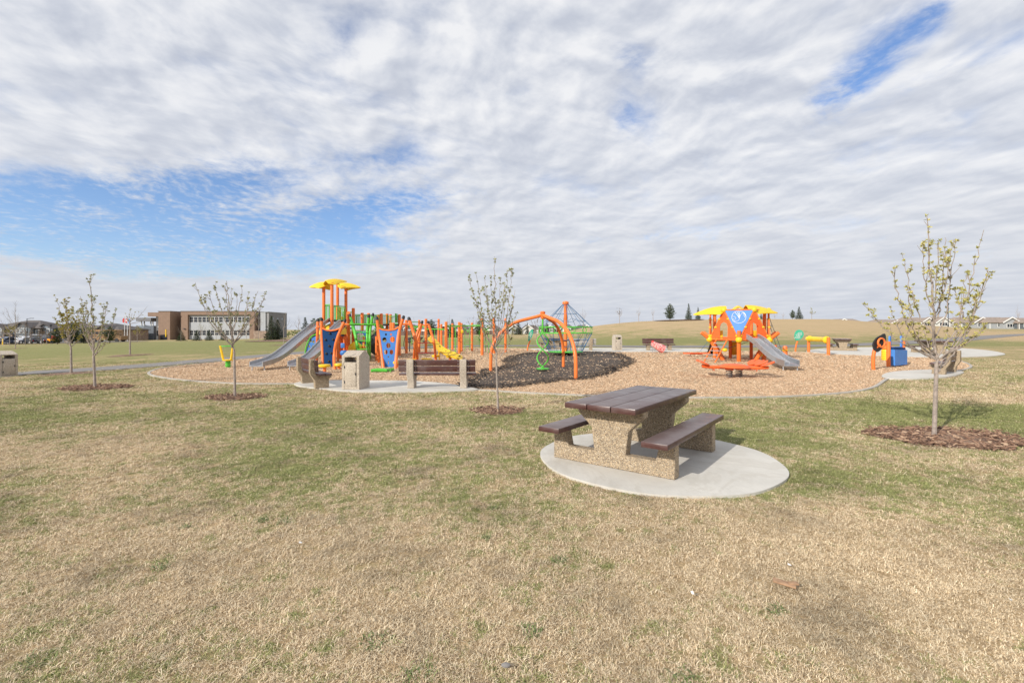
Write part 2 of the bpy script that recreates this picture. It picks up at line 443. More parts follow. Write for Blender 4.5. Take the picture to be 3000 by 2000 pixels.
DRY1, DRY2, GRN1, GRN2 = (.59, .44, .265), (.42, .30, .17), (.155, .18, .055), (.26, .275, .10)
def lawn_mat():
    m, t, b = new_mat('lawn')
    gn = t.n.new('ShaderNodeGroup'); gn.node_tree = LG
    pos = t.n.new('ShaderNodeNewGeometry').outputs['Position']
    f = t.noise(pos, 38, 5, .7); f2 = t.noise(t.scalev(pos, (1, .35, 1)), 9, 5, .65); f3 = t.noise(t.scalev(pos, (.25, 1, 1)), 1.1, 5, .7)
    dry = t.mix(t.ramp(f, [(.3, 0.), (.7, 1.)]), DRY2, DRY1)
    dry = t.mix(t.ramp(f3, [(.4, 0.), (.7, .3)]), dry, (.33, .27, .14))
    grn = t.mix(t.ramp(f2, [(.3, 0.), (.7, 1.)]), GRN1, GRN2)
    k = t.math('ADD', gn.outputs[0], t.math('MULTIPLY_ADD', f2, .6, -.3), clamp=True)
    k = t.math('ADD', k, t.math('MULTIPLY_ADD', f3, .5, -.25), clamp=True)
    c = t.mix(t.math('MULTIPLY', k, .86), dry, grn)
    t.l.new(c, b.inputs['Base Color']); b.inputs['Roughness'].default_value = .95; b.inputs['Specular IOR Level'].default_value = .15
    t.l.new(t.bump(t.math('ADD', f, f2), .7, .05), b.inputs['Normal']); return m
M['lawn'] = lawn_mat()
def blade_mat():
    m, t, b = new_mat('grass_blade')
    gn = t.n.new('ShaderNodeGroup'); gn.node_tree = LG
    at = t.n.new('ShaderNodeAttribute'); at.attribute_name = 'rnd'
    ri = t.n.new('ShaderNodeObjectInfo').outputs['Random']
    dry = t.ramp(at.outputs['Fac'], [(0, (.24, .17, .10)), (.2, (.45, .33, .20)), (.55, (.72, .56, .36)), (1, (.97, .84, .61))])
    grn = t.ramp(at.outputs['Fac'], [(0, (.15, .18, .05)), (.5, (.29, .31, .115)), (1, (.46, .45, .20))])
    r2 = t.math('FRACT', t.math('ADD', t.math('MULTIPLY', at.outputs['Fac'], 7.31), ri))
    k = t.math('GREATER_THAN', t.math('MULTIPLY', gn.outputs[0], .98), r2)
    pos = t.n.new('ShaderNodeNewGeometry').outputs['Position']
    pn = t.ramp(t.noise(pos, 1.3, 5, .65), [(.34, .60), (.45, .90), (.66, 1.08)])
    t.l.new(t.mix(1.0, t.mix(k, dry, grn), pn, 'MULTIPLY'), b.inputs['Base Color']); b.inputs['Roughness'].default_value = .75
    b.inputs['Specular IOR Level'].default_value = .25
    return m
M['blade'] = blade_mat()

# ground sheet
def ground():
    nx = len(GX); vs = [(x, y, GH[j][i]) for j, y in enumerate(GY) for i, x in enumerate(GX)]; fs = []
    for j in range(len(GY)-1):
        for i in range(nx-1):
            a = j*nx+i; fs += [(a, a+1, a+nx+1), (a, a+nx+1, a+nx)]
    me = bpy.data.meshes.new('ground'); me.from_pydata(vs, [], fs); me.materials.append(M['lawn'])
    me.polygons.foreach_set('use_smooth', [True]*len(me.polygons))
    o = bpy.data.objects.new('ground', me); col.objects.link(o); tag(o, kind='structure')
ground()

def drape(name, outline, mat, off, step=.8, edge=None, kind='structure', skirt=0, mound=0):
    """organic sheet lying on the terrain"""
    pts = [(p[0], p[1]) for p in outline]
    x0, x1 = min(p[0] for p in pts), max(p[0] for p in pts); y0, y1 = min(p[1] for p in pts), max(p[1] for p in pts)
    V2 = [Vector(p) for p in pts]; n = len(V2); E = [(i, (i+1) % n) for i in range(n)]
    x = x0
    while x < x1:
        y = y0
        while y < y1: V2.append(Vector((x+random.uniform(-.1, .1)*step, y+random.uniform(-.1, .1)*step))); y += step
        x += step
    r = geometry.delaunay_2d_cdt(V2, E, [list(range(n))], 1, 1e-5)
    co, fs = r[0], r[2]
    pl = np.array(pts)
    def z(p):
        h = Hm(p.x, p.y)+off
        if mound:
            d = np.min(np.hypot(pl[:, 0]-p.x, pl[:, 1]-p.y)); h += mound*(1-math.exp(-d/.35))
        return h
    mb = MB(); top = [(p.x, p.y, z(p)) for p in co]
    mb.v = [Vector(v) for v in top]; mb.f = [list(f) for f in fs]; mb.m = [0]*len(fs)
    if skirt:
        cnt = {}
        for f in mb.f[:]:
            for i in range(len(f)):
                e = (f[i], f[(i+1) % len(f)]); k = (min(e), max(e)); cnt.setdefault(k, []).append(e)
        base = len(mb.v); mb.v += [Vector((v[0], v[1], v[2]-skirt)) for v in top]
        for k, es in cnt.items():
            if len(es) == 1: a, b = es[0]; mb.f.append([b, a, a+base, b+base]); mb.m.append(0)
    o = mb.build(name, mat); return tag(o, kind=kind)
def outline_px(pp, k=6, closed=True): return catmull([G(*p).to_2d().to_3d() for p in pp], k, closed)
def strip(name, centre, w, mat, off, skirt=0):
    c = catmull([Vector((p[0], p[1], 0)) for p in centre], 12); L = []; Rr = []
    # resample to even spacing
    d = [0]
    for i in range(1, len(c)): d.append(d[-1]+(c[i]-c[i-1]).length)
    n = max(4, int(d[-1]/1.0)); q = []; j = 0
    for i in range(n+1):
        s = d[-1]*i/n
        while j < len(d)-2 and d[j+1] < s: j += 1
        q.append(c[j].lerp(c[j+1], (s-d[j])/max(1e-6, d[j+1]-d[j])))
    mb = MB(); K = 5; vs = []; fs = []
    for i, p in enumerate(q):
        t = (q[min(i+1, n)]-q[max(0, i-1)]).normalized(); nn = Vector((-t.y, t.x, 0))
        wob = .04*math.sin(i*1.7)+.03*math.sin(i*.6)
        for k in range(K):
            v = p+nn*((k/(K-1)-.5)*(w+(wob if k in (0, K-1) else 0))); vs.append((v.x, v.y, Hm(v.x, v.y)+off))
    for i in range(n):
        for k in range(K-1): a = i*K+k; fs.append((a, a+1, a+K+1, a+K))
    mb.add(vs, fs)
    if skirt:
        b = len(vs); mb.add([], []); mb.v += [Vector((v[0], v[1], v[2]-skirt)) for v in vs]
        for i in range(n):
            for k in (0, K-1): a = i*K+k; mb.f.append([a, a+K, a+K+b, a+b]); mb.m.append(0)
    return tag(mb.build(name, mat), kind='structure')

PLAY = outline_px([(437,1097),(445,1088),(480,1078),(560,1069),(640,1061),(740,1050),(850,1040),(960,1034),(1100,1027),(1250,1022),(1400,1020),(1560,1022),(1640,1029),(1850,1031),(2060,1030),(2240,1030),(2365,1033),(2430,1038),(2560,1043),(2720,1047),(2800,1056),(2843,1071),(2828,1083),(2760,1093),(2660,1100),(2600,1112),(2560,1136),(2480,1152),(2300,1164),(2100,1167),(1900,1166),(1750,1162),(1550,1153),(1400,1144),(1300,1136),(1100,1128),(900,1126),(700,1125),(560,1117),(470,1106)], 8)
PATIO = outline_px([(862,1127),(905,1119),(1000,1117),(1100,1118),(1200,1119),(1300,1126),(1380,1138),(1400,1145),(1300,1149),(1150,1151),(1030,1150),(950,1143),(890,1136)], 6)
SMALLPAD = outline_px([(2584,1103),(2610,1093),(2680,1087),(2760,1086),(2815,1090),(2820,1096),(2780,1106),(2700,1112),(2630,1113),(2594,1111)], 6)
BIGPAD = outline_px([(2362,1031),(2400,1023),(2500,1019),(2620,1018),(2760,1019),(2880,1026),(2943,1037),(2920,1043),(2860,1046),(2760,1048),(2660,1047),(2560,1043),(2430,1038)], 6)
BACKPAD = outline_px([(1555,1023),(1650,1021),(1850,1021),(2040,1022),(2075,1027),(2060,1031),(1850,1032),(1640,1031)], 6)
DARK = outline_px([(1372,1127),(1395,1110),(1430,1088),(1480,1078),(1500,1066),(1487,1057),(1516,1043),(1573,1035),(1670,1032),(1765,1034),(1812,1042),(1845,1057),(1828,1071),(1790,1086),(1765,1095),(1720,1108),(1691,1112),(1640,1115),(1605,1119),(1540,1128),(1484,1136),(1414,1138)], 6)
PADC, PADR = Vector((1.84, 6.12, 0)), 1.47
TABLEPAD = [PADC+Vector((math.cos(a), math.sin(a), 0))*(PADR+.01*math.sin(a*9)) for a in [2*PI*i/96 for i in range(96)]]
for i, p in enumerate(DARK): p.x += random.uniform(-.12, .12); p.y += random.uniform(-.12, .12)
strip('path', [G(*p) for p in [(-260,1120),(-60,1104),(100,1093),(250,1083),(400,1073),(550,1061),(700,1049),(850,1037),(1000,1027),(1200,1018),(1400,1013.5),(1600,1013),(1850,1015),(2100,1015),(2330,1014),(2500,1010),(2650,1004),(2760,998),(2870,989),(3000,980),(3200,972)]], 2.6, M['asphalt'], .02)
drape('wood_chip_bed', PLAY, M['chips'], .022, .9)
drape('dark_mulch_patch', DARK, M['darkchips'], .035, .5, mound=.01)
drape('patio', PATIO, M['conc'], .045, .6, skirt=.1)
drape('small_concrete_pad', SMALLPAD, M['conc'], .05, .6, skirt=.1)
drape('wide_concrete_pad', BIGPAD, M['conc'], .045, 1.2, skirt=.1)
drape('bench_pad', BACKPAD, M['conc'], .05, 1.2, skirt=.1)
drape('table_pad', TABLEPAD, M['conc'], .03, .4, skirt=.1)
def kerb():
    pts = PLAY; n = len(pts); mb = MB(); w = .045; vs = []; fs = []
    for i, p in enumerate(pts):
        t = (pts[(i+1) % n]-pts[i-1]).normalized(); nn = Vector((-t.y, t.x, 0)); z = Hm(p.x, p.y)
        for o_, h in ((-w, -.05), (-w, .04), (w, .04), (w, -.05)): q = p+nn*o_; vs.append((q.x, q.y, z+h))
    for i in range(n):
        j = (i+1) % n
        for k in range(4): fs.append((i*4+k, i*4+(k+1) % 4, j*4+(k+1) % 4, j*4+k))
    mb.add(vs, fs); tag(mb.build('kerb', M['curb'], smooth=False), kind='structure')
kerb()

# tree wells: (px, py of trunk, rx, ry)
WELLS = []
def well(p, rx, ry, name='mulch_ring'):
    o = []
    for i in range(60):
        a = 2*PI*i/60; k = 1+.07*math.sin(3*a+p.x)+.05*math.sin(7*a)+random.uniform(-.05, .05)
        o.append(Vector((p.x+rx*k*math.cos(a), p.y+ry*k*math.sin(a), 0)))
    WELLS.append(o); return drape(name, o, M['bark_mulch'], .012, .25, mound=.045)

# ------------------------------------------------------------------ scattered blades and chips (instanced on point meshes)
def inside(px, py, poly):
    x = np.array([p[0] for p in poly]); y = np.array([p[1] for p in poly]); r = np.zeros(len(px), bool); j = len(x)-1
    for i in range(len(x)):
        c = ((y[i] > py) != (y[j] > py)) & (px < (x[j]-x[i])*(py-y[i])/(y[j]-y[i]+1e-12)+x[i]); r ^= c; j = i
    return r
def hvec(xs, ys): return np.array([Hm(a, b) for a, b in zip(xs, ys)])
def scatter(name, pts, rots, scales, templates, label=None):
    me = bpy.data.meshes.new(name); me.from_pydata([tuple(p) for p in pts], [], [])
    a = me.attributes.new('rot', 'FLOAT_VECTOR', 'POINT'); a.data.foreach_set('vector', np.asarray(rots, dtype=np.float32).ravel())
    a = me.attributes.new('scl', 'FLOAT', 'POINT'); a.data.foreach_set('value', np.asarray(scales, dtype=np.float32))
    o = bpy.data.objects.new(name, me); col.objects.link(o); tag(o, kind='stuff')
    g = bpy.data.node_groups.new(name+'_nodes', 'GeometryNodeTree')
    g.interface.new_socket('Geometry', in_out='INPUT', socket_type='NodeSocketGeometry'); g.interface.new_socket('Geometry', in_out='OUTPUT', socket_type='NodeSocketGeometry')
    gi = g.nodes.new('NodeGroupInput'); go = g.nodes.new('NodeGroupOutput')
    jn = g.nodes.new('GeometryNodeJoinGeometry')
    for tpl in templates:
        oi = g.nodes.new('GeometryNodeObjectInfo'); oi.inputs['Object'].default_value = tpl; oi.inputs['As Instance'].default_value = True
        g.links.new(oi.outputs['Geometry'], jn.inputs[0])
    ip = g.nodes.new('GeometryNodeInstanceOnPoints'); ip.inputs['Pick Instance'].default_value = True
    ri = g.nodes.new('FunctionNodeRandomValue'); ri.data_type = 'INT'; ri.inputs[5].default_value = len(templates)-1; ri.inputs[4].default_value = 0
    na = g.nodes.new('GeometryNodeInputNamedAttribute'); na.data_type = 'FLOAT_VECTOR'; na.inputs[0].default_value = 'rot'
    nb = g.nodes.new('GeometryNodeInputNamedAttribute'); nb.data_type = 'FLOAT'; nb.inputs[0].default_value = 'scl'
    g.links.new(gi.outputs[0], ip.inputs['Points']); g.links.new(jn.outputs[0], ip.inputs['Instance'])
    g.links.new(ri.outputs[2], ip.inputs['Instance Index'])
    g.links.new(na.outputs['Attribute'], ip.inputs['Rotation']); g.links.new(nb.outputs['Attribute'], ip.inputs['Scale'])
    g.links.new(ip.outputs[0], go.inputs[0])
    md = o.modifiers.new('scatter', 'NODES'); md.node_group = g
    return o
def clump(seed, nb, rad, lmin, lmax, w, lay=.75):
    rn = random.Random(seed); vs = []; fs = []; rnd = []
    for i in range(nb):
        a = rn.uniform(0, 2*PI); r_ = rad*math.sqrt(rn.random()); p = Vector((r_*math.cos(a), r_*math.sin(a), 0))
        L = rn.uniform(lmin, lmax); az = rn.uniform(0, 2*PI); d = Vector((math.cos(az), math.sin(az), 0)); el = R(rn.uniform(10, 68)); k = rn.random()
        side = Vector((-d.y, d.x, 0)); b = len(vs); seg = 3; turn = rn.uniform(-.8, .8)
        for s in range(seg+1):
            ww = w*(1-.75*s/seg)*rn.uniform(.8, 1.2)
            vs += [p-side*ww/2, p+side*ww/2]; rnd += [k, k]
            p = p+(d*math.cos(el)+Vector((0, 0, 1))*math.sin(el))*L/seg
            if p.z < .002: p.z = .002
            el -= R(rn.uniform(20, 60))*lay; d = Matrix.Rotation(turn/seg, 3, 'Z') @ d; side = Vector((-d.y, d.x, 0))
        for s in range(seg): q = b+s*2; fs.append((q, q+1, q+3, q+2))
    me = bpy.data.meshes.new('grass_clump'); me.from_pydata([tuple(v) for v in vs], [], fs); me.materials.append(M['blade'])
    at = me.attributes.new('rnd', 'FLOAT', 'POINT'); at.data.foreach_set('value', rnd)
    return bpy.data.objects.new('grass_clump', me)
PATHC = [G(*p) for p in [(-260,1120),(-60,1104),(100,1093),(250,1083),(400,1073),(550,1061),(700,1049),(850,1037)]]
def hpath(x):
    xs = [p.x for p in PATHC]; ys = [p.y for p in PATHC]; return np.interp(x, xs, ys)
def make_grass():
    rs = np.random.RandomState(3); X = []; Y = []; S = []
    for y0, y1, dens, sc in ((1.2, 3.2, 900, .8), (3.2, 5, 620, .9), (5, 7.5, 330, 1.1), (7.5, 10.5, 170, 1.35), (10.5, 14.5, 90, 1.7), (14.5, 19, 48, 1.9), (19, 25, 16, 2.0)):
        w = 1.14*min(y1, 22)+.5; n = int(dens*2*w*(y1-y0)); x = rs.uniform(-w, w, n); y = rs.uniform(y0, y1, n)
        k = np.abs(x) < 1.12*y+.6; x, y = x[k], y[k]
        X.append(x); Y.append(y); S.append(sc*rs.uniform(.7, 1.25, len(x)))
    X = np.concatenate(X); Y = np.concatenate(Y); S = np.concatenate(S)
    ex = inside(X, Y, PLAY) | inside(X, Y, PATIO) | inside(X, Y, SMALLPAD)
    ex |= np.hypot(X-PADC.x, Y-PADC.y) < PADR+.015-.05*rs.rand(len(X))**2
    for w in WELLS:
        i = inside(X, Y, w); ex |= i & (rs.rand(len(X)) < .93)
    ex |= np.abs(Y-hpath(X)) < 1.45
    k = ~ex; X, Y, S = X[k], Y[k], S[k]
    rot = np.stack([rs.uniform(-.15, .15, len(X)), rs.uniform(-.15, .15, len(X)), rs.uniform(0, 6.28, len(X))], 1)
    pts = np.stack([X, Y, hvec(X, Y)], 1)
    tp = [clump(i, 36, .055, .018, .055, .0036, 1.15) for i in range(6)]
    scatter('grass', pts, rot, S, tp)
    print('grass clumps', len(X))
def make_weeds():
    m, t, b = new_mat('weed_leaf'); r_ = t.n.new('ShaderNodeAttribute'); r_.attribute_name = 'rnd'
    t.l.new(t.ramp(r_.outputs['Fac'], [(0, (.07, .11, .03)), (1, (.22, .28, .09))]), b.inputs['Base Color']); b.inputs['Roughness'].default_value = .6
    for i, (px, py, k, lab) in enumerate(((770,1524,1.2,'left one of two dark green weed tufts close together left of centre'),(828,1531,1.3,'right one of two dark green weed tufts close together left of centre'),(478,1662,1.5,'green weed tuft on the greener left foreground patch'),(545,1545,.7,'tiny weed tuft between the left green patch and the pair of tufts'),(1636,1641,1.1,'green weed tuft below and left of the table pad'),(1440,1490,.9,'small weed tuft left of the concrete table pad'),(1422,1575,.8,'small weed tuft in the middle of the dry lawn'),(1225,1975,1.6,'broad weed tuft at the bottom edge, left of centre'),(1100,1876,1.6,'weed tuft low in the picture left of centre'),(2005,1985,1.3,'weed tuft at the bottom edge right of centre'),(2275,1790,1.1,'weed tuft in the right foreground'),(125,1930,1.8,'large green tuft in the lower left corner'),(1555,1850,1.2,'weed tuft right of centre near the bottom'))):
        me = clump(50+i, 60, .05*k, .025, .06, .006, 1.0).data; me.materials.clear(); me.materials.append(m); o = bpy.data.objects.new('weed_tuft', me); col.objects.link(o); g = G(px, py); o.location = g; o.scale = (1.0, 1.0, 1.35)
        tag(o, lab, 'weed', 'green weed tufts in the dry lawn')
    mb = MB(); mb.bbox((0, 0, 0), (.13, .045, .012), .004); mb.bbox((.05, .02, .006), (.06, .03, .01), .003, rz=.5)
    o = mb.build('bark_scrap', M['barkscrap']); o.location = G(2298, 1723)+Z_UP*.035; o.rotation_euler = (.1, .1, -.5); tag(o, 'orange-brown scrap of bark lying on the lawn below the table pad', 'bark scrap')
    mb = MB(); mb.ball((0, 0, 0), (.024, .016, .010), 10); o = mb.build('pebble', M['asphalt']); o.location = G(1482, 1965)+Z_UP*.03; tag(o, 'pale flat pebble at the bottom edge of the lawn', 'pebble')
    for px, py, lab in ((2028, 1752, 'white paper scrap right of centre in the dry lawn'), (2312, 1668, 'tiny white scrap in the lawn below the table pad'), (2960, 1772, 'white scrap near the right picture edge'), (880, 1602, 'small white scrap left of centre in the dry lawn')):
        mb = MB(); mb.add([(-.02, -.01, 0), (.02, -.012, .006), (.022, .012, .002), (-.015, .014, .01), (-.02, -.01, -.002), (.02, -.012, .004), (.022, .012, 0), (-.015, .014, .008)], [(0,1,2,3),(7,6,5,4),(0,4,5,1),(1,5,6,2),(2,6,7,3),(3,7,4,0)])
        o = mb.build('paper_scrap', M['white'], smooth=False); o.location = G(px, py)+Z_UP*.035; o.rotation_euler = (.2, .3, px); tag(o, lab, 'litter', 'white scraps in the lawn'); o.scale = (.6, .6, .6)
def chipmesh(name, L, w, h, mat):
    mb = MB(); mb.box((0, 0, 0), (L, w, h), taper=.8); me = bpy.data.meshes.new(name); me.from_pydata([tuple(v) for v in mb.v], [], mb.f); me.materials.append(mat)
    return bpy.data.objects.new(name, me)
def make_chips():
    rs = np.random.RandomState(5); X = []; Y = []; S = []
    for y0, y1, dens, sc in ((10.5, 14, 480, .62), (14, 18, 330, .7), (18, 24, 140, .95), (24, 37, 40, 1.4)):
        n = int(dens*44*(y1-y0)); X.append(rs.uniform(-16, 28, n)); Y.append(rs.uniform(y0, y1, n)); S.append(sc*rs.uniform(.6, 1.3, n))
    X = np.concatenate(X); Y = np.concatenate(Y); S = np.concatenate(S)
    k = inside(X, Y, PLAY) & ~inside(X, Y, PATIO) & ~inside(X, Y, SMALLPAD) & ~inside(X, Y, BIGPAD) & ~inside(X, Y, BACKPAD)
    dk = inside(X, Y, DARK); st = np.sin(X*1.1+Y*.5)*np.sin(Y*2.3+X*.35)+.5*np.sin(X*3.1-Y*1.7); k &= (~dk) | (rs.rand(len(X)) < .05+.22*np.clip(st-.1, 0, 1))
    X, Y, S, dk = X[k], Y[k], S[k], dk[k]
    pts = np.stack([X, Y, hvec(X, Y)+.03+.07*dk], 1)
    rot = np.stack([rs.uniform(-.5, .5, len(X)), rs.uniform(-.5, .5, len(X)), rs.uniform(0, 6.28, len(X))], 1)
    scatter('wood_chips', pts, rot, S, [chipmesh('wood_chip', .065, .022, .008, M['chip']), chipmesh('wood_chip', .045, .03, .008, M['chip']), chipmesh('wood_chip', .09, .016, .01, M['chip'])])
    bx, by = [], []; n = len(DARK)
    for i in range(n):
        a, b = DARK[i], DARK[(i+1) % n]; m = int((b-a).length*110)
        f = rs.rand(m); j = rs.normal(0, .16, (m, 2)); bx.append(a.x+(b.x-a.x)*f+j[:, 0]); by.append(a.y+(b.y-a.y)*f+j[:, 1])
    bx, by = np.concatenate(bx), np.concatenate(by); k = inside(bx, by, PLAY); bx, by = bx[k], by[k]; m = len(bx)
    scatter('dark_chips', np.stack([bx, by, hvec(bx, by)+.06], 1), np.stack([rs.uniform(-.5, .5, m), rs.uniform(-.5, .5, m), rs.uniform(0, 6.28, m)], 1), rs.uniform(.7, 1.5, m), [chipmesh('dark_chip', .07, .03, .01, M['darkchip'])])
    print('chips', len(X))
def make_bark():
    rs = np.random.RandomState(9); XS = []; 
    for w in WELLS:
        c = np.mean([[p.x, p.y] for p in w], 0)
        if c[1] > 14.5: continue
        a = np.array([[p.x, p.y] for p in w]); lo, hi = a.min(0)-.1, a.max(0)+.1
        n = int((hi-lo).prod()*520); q = rs.rand(n, 2)*(hi-lo)+lo
        big = [Vector((c[0]+(p.x-c[0])*1.06, c[1]+(p.y-c[1])*1.06, 0)) for p in w]
        XS.append(q[inside(q[:, 0], q[:, 1], big)])
    q = np.concatenate(XS); n = len(q)
    pts = np.stack([q[:, 0], q[:, 1], hvec(q[:, 0], q[:, 1])+rs.uniform(.02, .065, n)], 1)
    rot = np.stack([rs.uniform(-.5, .5, n), rs.uniform(-.5, .5, n), rs.uniform(0, 6.28, n)], 1)
    scatter('bark_chips', pts, rot, rs.uniform(.6, 1.3, n), [chipmesh('bark_chip', .07, .02, .01, M['barkchip']), chipmesh('bark_chip', .04, .028, .01, M['barkchip']), chipmesh('bark_chip', .11, .012, .008, M['barkchip'])])

# ------------------------------------------------------------------ sky, sun
SUN_EL, SH = R(28.5), Vector((.72, .69, 0)).normalized()
def sky_noise(t, vec, scale, detail, rough, out):
    nd = t.n.new('ShaderNodeTexNoise'); nd.noise_dimensions = '2D'; nd.inputs['Scale'].default_value = scale; nd.inputs['Detail'].default_value = detail; nd.inputs['Roughness'].default_value = rough
    t.l.new(vec, nd.inputs['Vector']); return nd.outputs[out]
def sky():
    w = bpy.data.worlds.new('World'); scene.world = w; w.use_nodes = True; w.cycles.sampling_method = 'MANUAL'; w.cycles.sample_map_resolution = 256
    t = NT(w.node_tree); t.n.clear(); t.noise = lambda vec, scale, detail=4, rough=.5, dist=0, out='Fac': sky_noise(t, vec, scale, detail, rough, out); out = t.n.new('ShaderNodeOutputWorld')
    st = t.n.new('ShaderNodeTexSky'); st.sky_type = 'NISHITA'; st.sun_disc = False
    st.sun_elevation = SUN_EL; st.sun_rotation = math.atan2(-SH.x, -SH.y); st.air_density = 1.0; st.dust_density = .4; st.ozone_density = 1.6
    d = t.n.new('ShaderNodeTexCoord').outputs['Generated']
    s = t.n.new('ShaderNodeSeparateXYZ'); t.l.new(d, s.inputs[0]); x, y, z = s.outputs
    zc = t.math('MAXIMUM', z, 0.0); zz = t.math('ADD', zc, .10)
    cb = t.n.new('ShaderNodeCombineXYZ'); t.l.new(t.math('DIVIDE', x, zz), cb.inputs[0]); t.l.new(t.math('DIVIDE', y, zz), cb.inputs[1])
    Pv = cb.outputs[0]
    mp = t.n.new('ShaderNodeMapping'); mp.inputs['Rotation'].default_value = (0, 0, R(-33)); mp.inputs['Scale'].default_value = (1, .86, 1); t.l.new(Pv, mp.inputs[0]); Pr = mp.outputs[0]
    def warped(off):
        q = t.vmath('ADD', Pr, off)
        sc_ = t.n.new('ShaderNodeVectorMath'); sc_.operation = 'SCALE'; sc_.inputs['Scale'].default_value = .20; t.l.new(t.noise(q, 1.7, 3, .5, 0, 'Color'), sc_.inputs[0])
        return t.vmath('ADD', q, sc_.outputs[0])
    warp = warped((0, 0, 0)); warp2 = warped((-.045, -.02, 0))
    big = t.noise(Pr, .8, 3, .5); med = t.noise(warp, 2.1, 5, .5); fine = t.noise(warp, 17, 6, .62)
    def puffs(w_):
        v_ = t.n.new('ShaderNodeTexVoronoi'); v_.voronoi_dimensions = '2D'; v_.feature = 'SMOOTH_F1'; v_.inputs['Scale'].default_value = 3.5; v_.inputs['Smoothness'].default_value = .8; t.l.new(w_, v_.inputs['Vector'])
        n_ = t.noise(w_, 5.2, 6, .52)
        return t.math('ADD', t.math('MULTIPLY_ADD', v_.outputs['Distance'], -.75, .95), t.math('MULTIPLY_ADD', n_, .9, -.45))
    puff = puffs(warp); puff2 = puffs(warp2)
    # openings in the cloud layer, placed as directions (x/y, z/y)
    ym = t.math('MAXIMUM', y, .05); u = t.math('DIVIDE', x, ym); v = t.math('DIVIDE', z, ym)
    acc = None
    for px, py, ru, rv, rot, a in ((130,600,460,100,-3,1.05),(540,600,260,90,-14,1.0),(330,720,560,70,0,.95),(960,630,200,55,-12,.72),(1230,590,200,40,-8,.6),(1120,470,150,40,0,.35),(880,710,260,60,0,.55),(600,790,300,45,0,.55),(2740,40,90,40,-36,.75),(2590,160,150,60,-40,.72),(2430,280,130,50,-35,.70),(1850,170,70,45,0,.5),(1835,350,36,60,0,.5),(1000,130,60,90,0,.3),(2700,240,200,30,-25,.35),(2000,690,260,22,-4,.35)):
        cu, cv = (px-CX)/F, (HY-py)/F; ru /= F; rv /= F; ca, sa = math.cos(R(-rot)), math.sin(R(-rot))
        du = t.math('SUBTRACT', u, cu); dv = t.math('SUBTRACT', v, cv)
        p = t.math('ADD', t.math('MULTIPLY', du, ca/ru), t.math('MULTIPLY', dv, sa/ru)); q = t.math('ADD', t.math('MULTIPLY', du, -sa/rv), t.math('MULTIPLY', dv, ca/rv))
        e = t.math('MULTIPLY', t.math('POWER', 2.718, t.math('MULTIPLY', t.math('ADD', t.math('MULTIPLY', p, p), t.math('MULTIPLY', q, q)), -.8)), a)
        acc = e if acc is None else t.math('ADD', acc, e)
    acc = t.math('MULTIPLY', acc, t.math('GREATER_THAN', y, .05))
    acc = t.math('MINIMUM', acc, 1.1)
    near = t.math('MULTIPLY', t.math('SUBTRACT', zc, .09), 2.8, clamp=True)                         # puffs merge into a veil towards the horizon
    dens = t.math('MULTIPLY_ADD', t.math('SUBTRACT', puff, .6), t.math('MULTIPLY_ADD', near, .85, .15), .62)
    dens = t.math('ADD', dens, t.math('MULTIPLY_ADD', med, 1.1, -.55)); dens = t.math('ADD', dens, t.math('MULTIPLY_ADD', big, .6, -.3))
    dens = t.math('ADD', dens, t.math('MULTIPLY_ADD', fine, .26, -.13))
    dens = t.math('ADD', dens, t.math('MULTIPLY', t.math('SUBTRACT', fine, .5), t.math('MULTIPLY', acc, 1.4)))
    dens = t.math('MULTIPLY_ADD', acc, -.98, dens)
    mr = t.n.new('ShaderNodeMapRange'); mr.interpolation_type = 'SMOOTHSTEP'; mr.inputs[1].default_value = -.60; mr.inputs[2].default_value = .58; mr.inputs[4].default_value = .97; t.l.new(dens, mr.inputs[0])
    cov = mr.outputs[0]
    lit = t.math('MULTIPLY', t.math('SUBTRACT', puff, puff2), 1.1)
    shade = t.math('ADD', t.math('MULTIPLY_ADD', med, -.35, .68), t.math('MULTIPLY', lit, t.math('MULTIPLY_ADD', near, .9, .1)))
    shade = t.math('ADD', shade, t.math('MULTIPLY_ADD', puff, .22, -.13))
    cc = t.ramp(shade, [(.24, (.57, .605, .69)), (.43, (.665, .695, .765)), (.58, (.77, .79, .84)), (.78, (.90, .905, .925))])
    hz = t.math('POWER', t.math('SUBTRACT', 1, zc, clamp=True), 9)
    cc = t.mix(t.math('MULTIPLY', hz, .62, clamp=True), cc, (.565, .605, .685))
    cov2 = t.math('ADD', cov, t.math('MULTIPLY', t.math('POWER', t.math('SUBTRACT', 1, zc, clamp=True), 16), .75), clamp=True)
    b1 = t.n.new('ShaderNodeBackground'); b1.inputs[1].default_value = .15; b2 = t.n.new('ShaderNodeBackground'); b2.inputs[1].default_value = 1.0
    t.l.new(t.mix(1.0, st.outputs[0], (.80, .91, 1.12), 'MULTIPLY'), b1.inputs[0]); t.l.new(cc, b2.inputs[0])
    mx = t.n.new('ShaderNodeMixShader'); t.l.new(cov2, mx.inputs[0]); t.l.new(b1.outputs[0], mx.inputs[1]); t.l.new(b2.outputs[0], mx.inputs[2]); t.l.new(mx.outputs[0], out.inputs[0])
    l = bpy.data.lights.new('sun', 'SUN'); lo = bpy.data.objects.new('sun', l); col.objects.link(lo)
    l.energy = 4.4; l.angle = R(.6); l.color = (1, .94, .84)
    dirv = Vector((SH.x*math.cos(SUN_EL), SH.y*math.cos(SUN_EL), -math.sin(SUN_EL)))
    lo.rotation_euler = dirv.to_track_quat('-Z', 'Y').to_euler(); lo.location = (-20, -20, 30)
sky()
scene.view_settings.view_transform = 'Standard'; scene.view_settings.look = 'None'; scene.view_settings.exposure = 0; scene.view_settings.gamma = 1
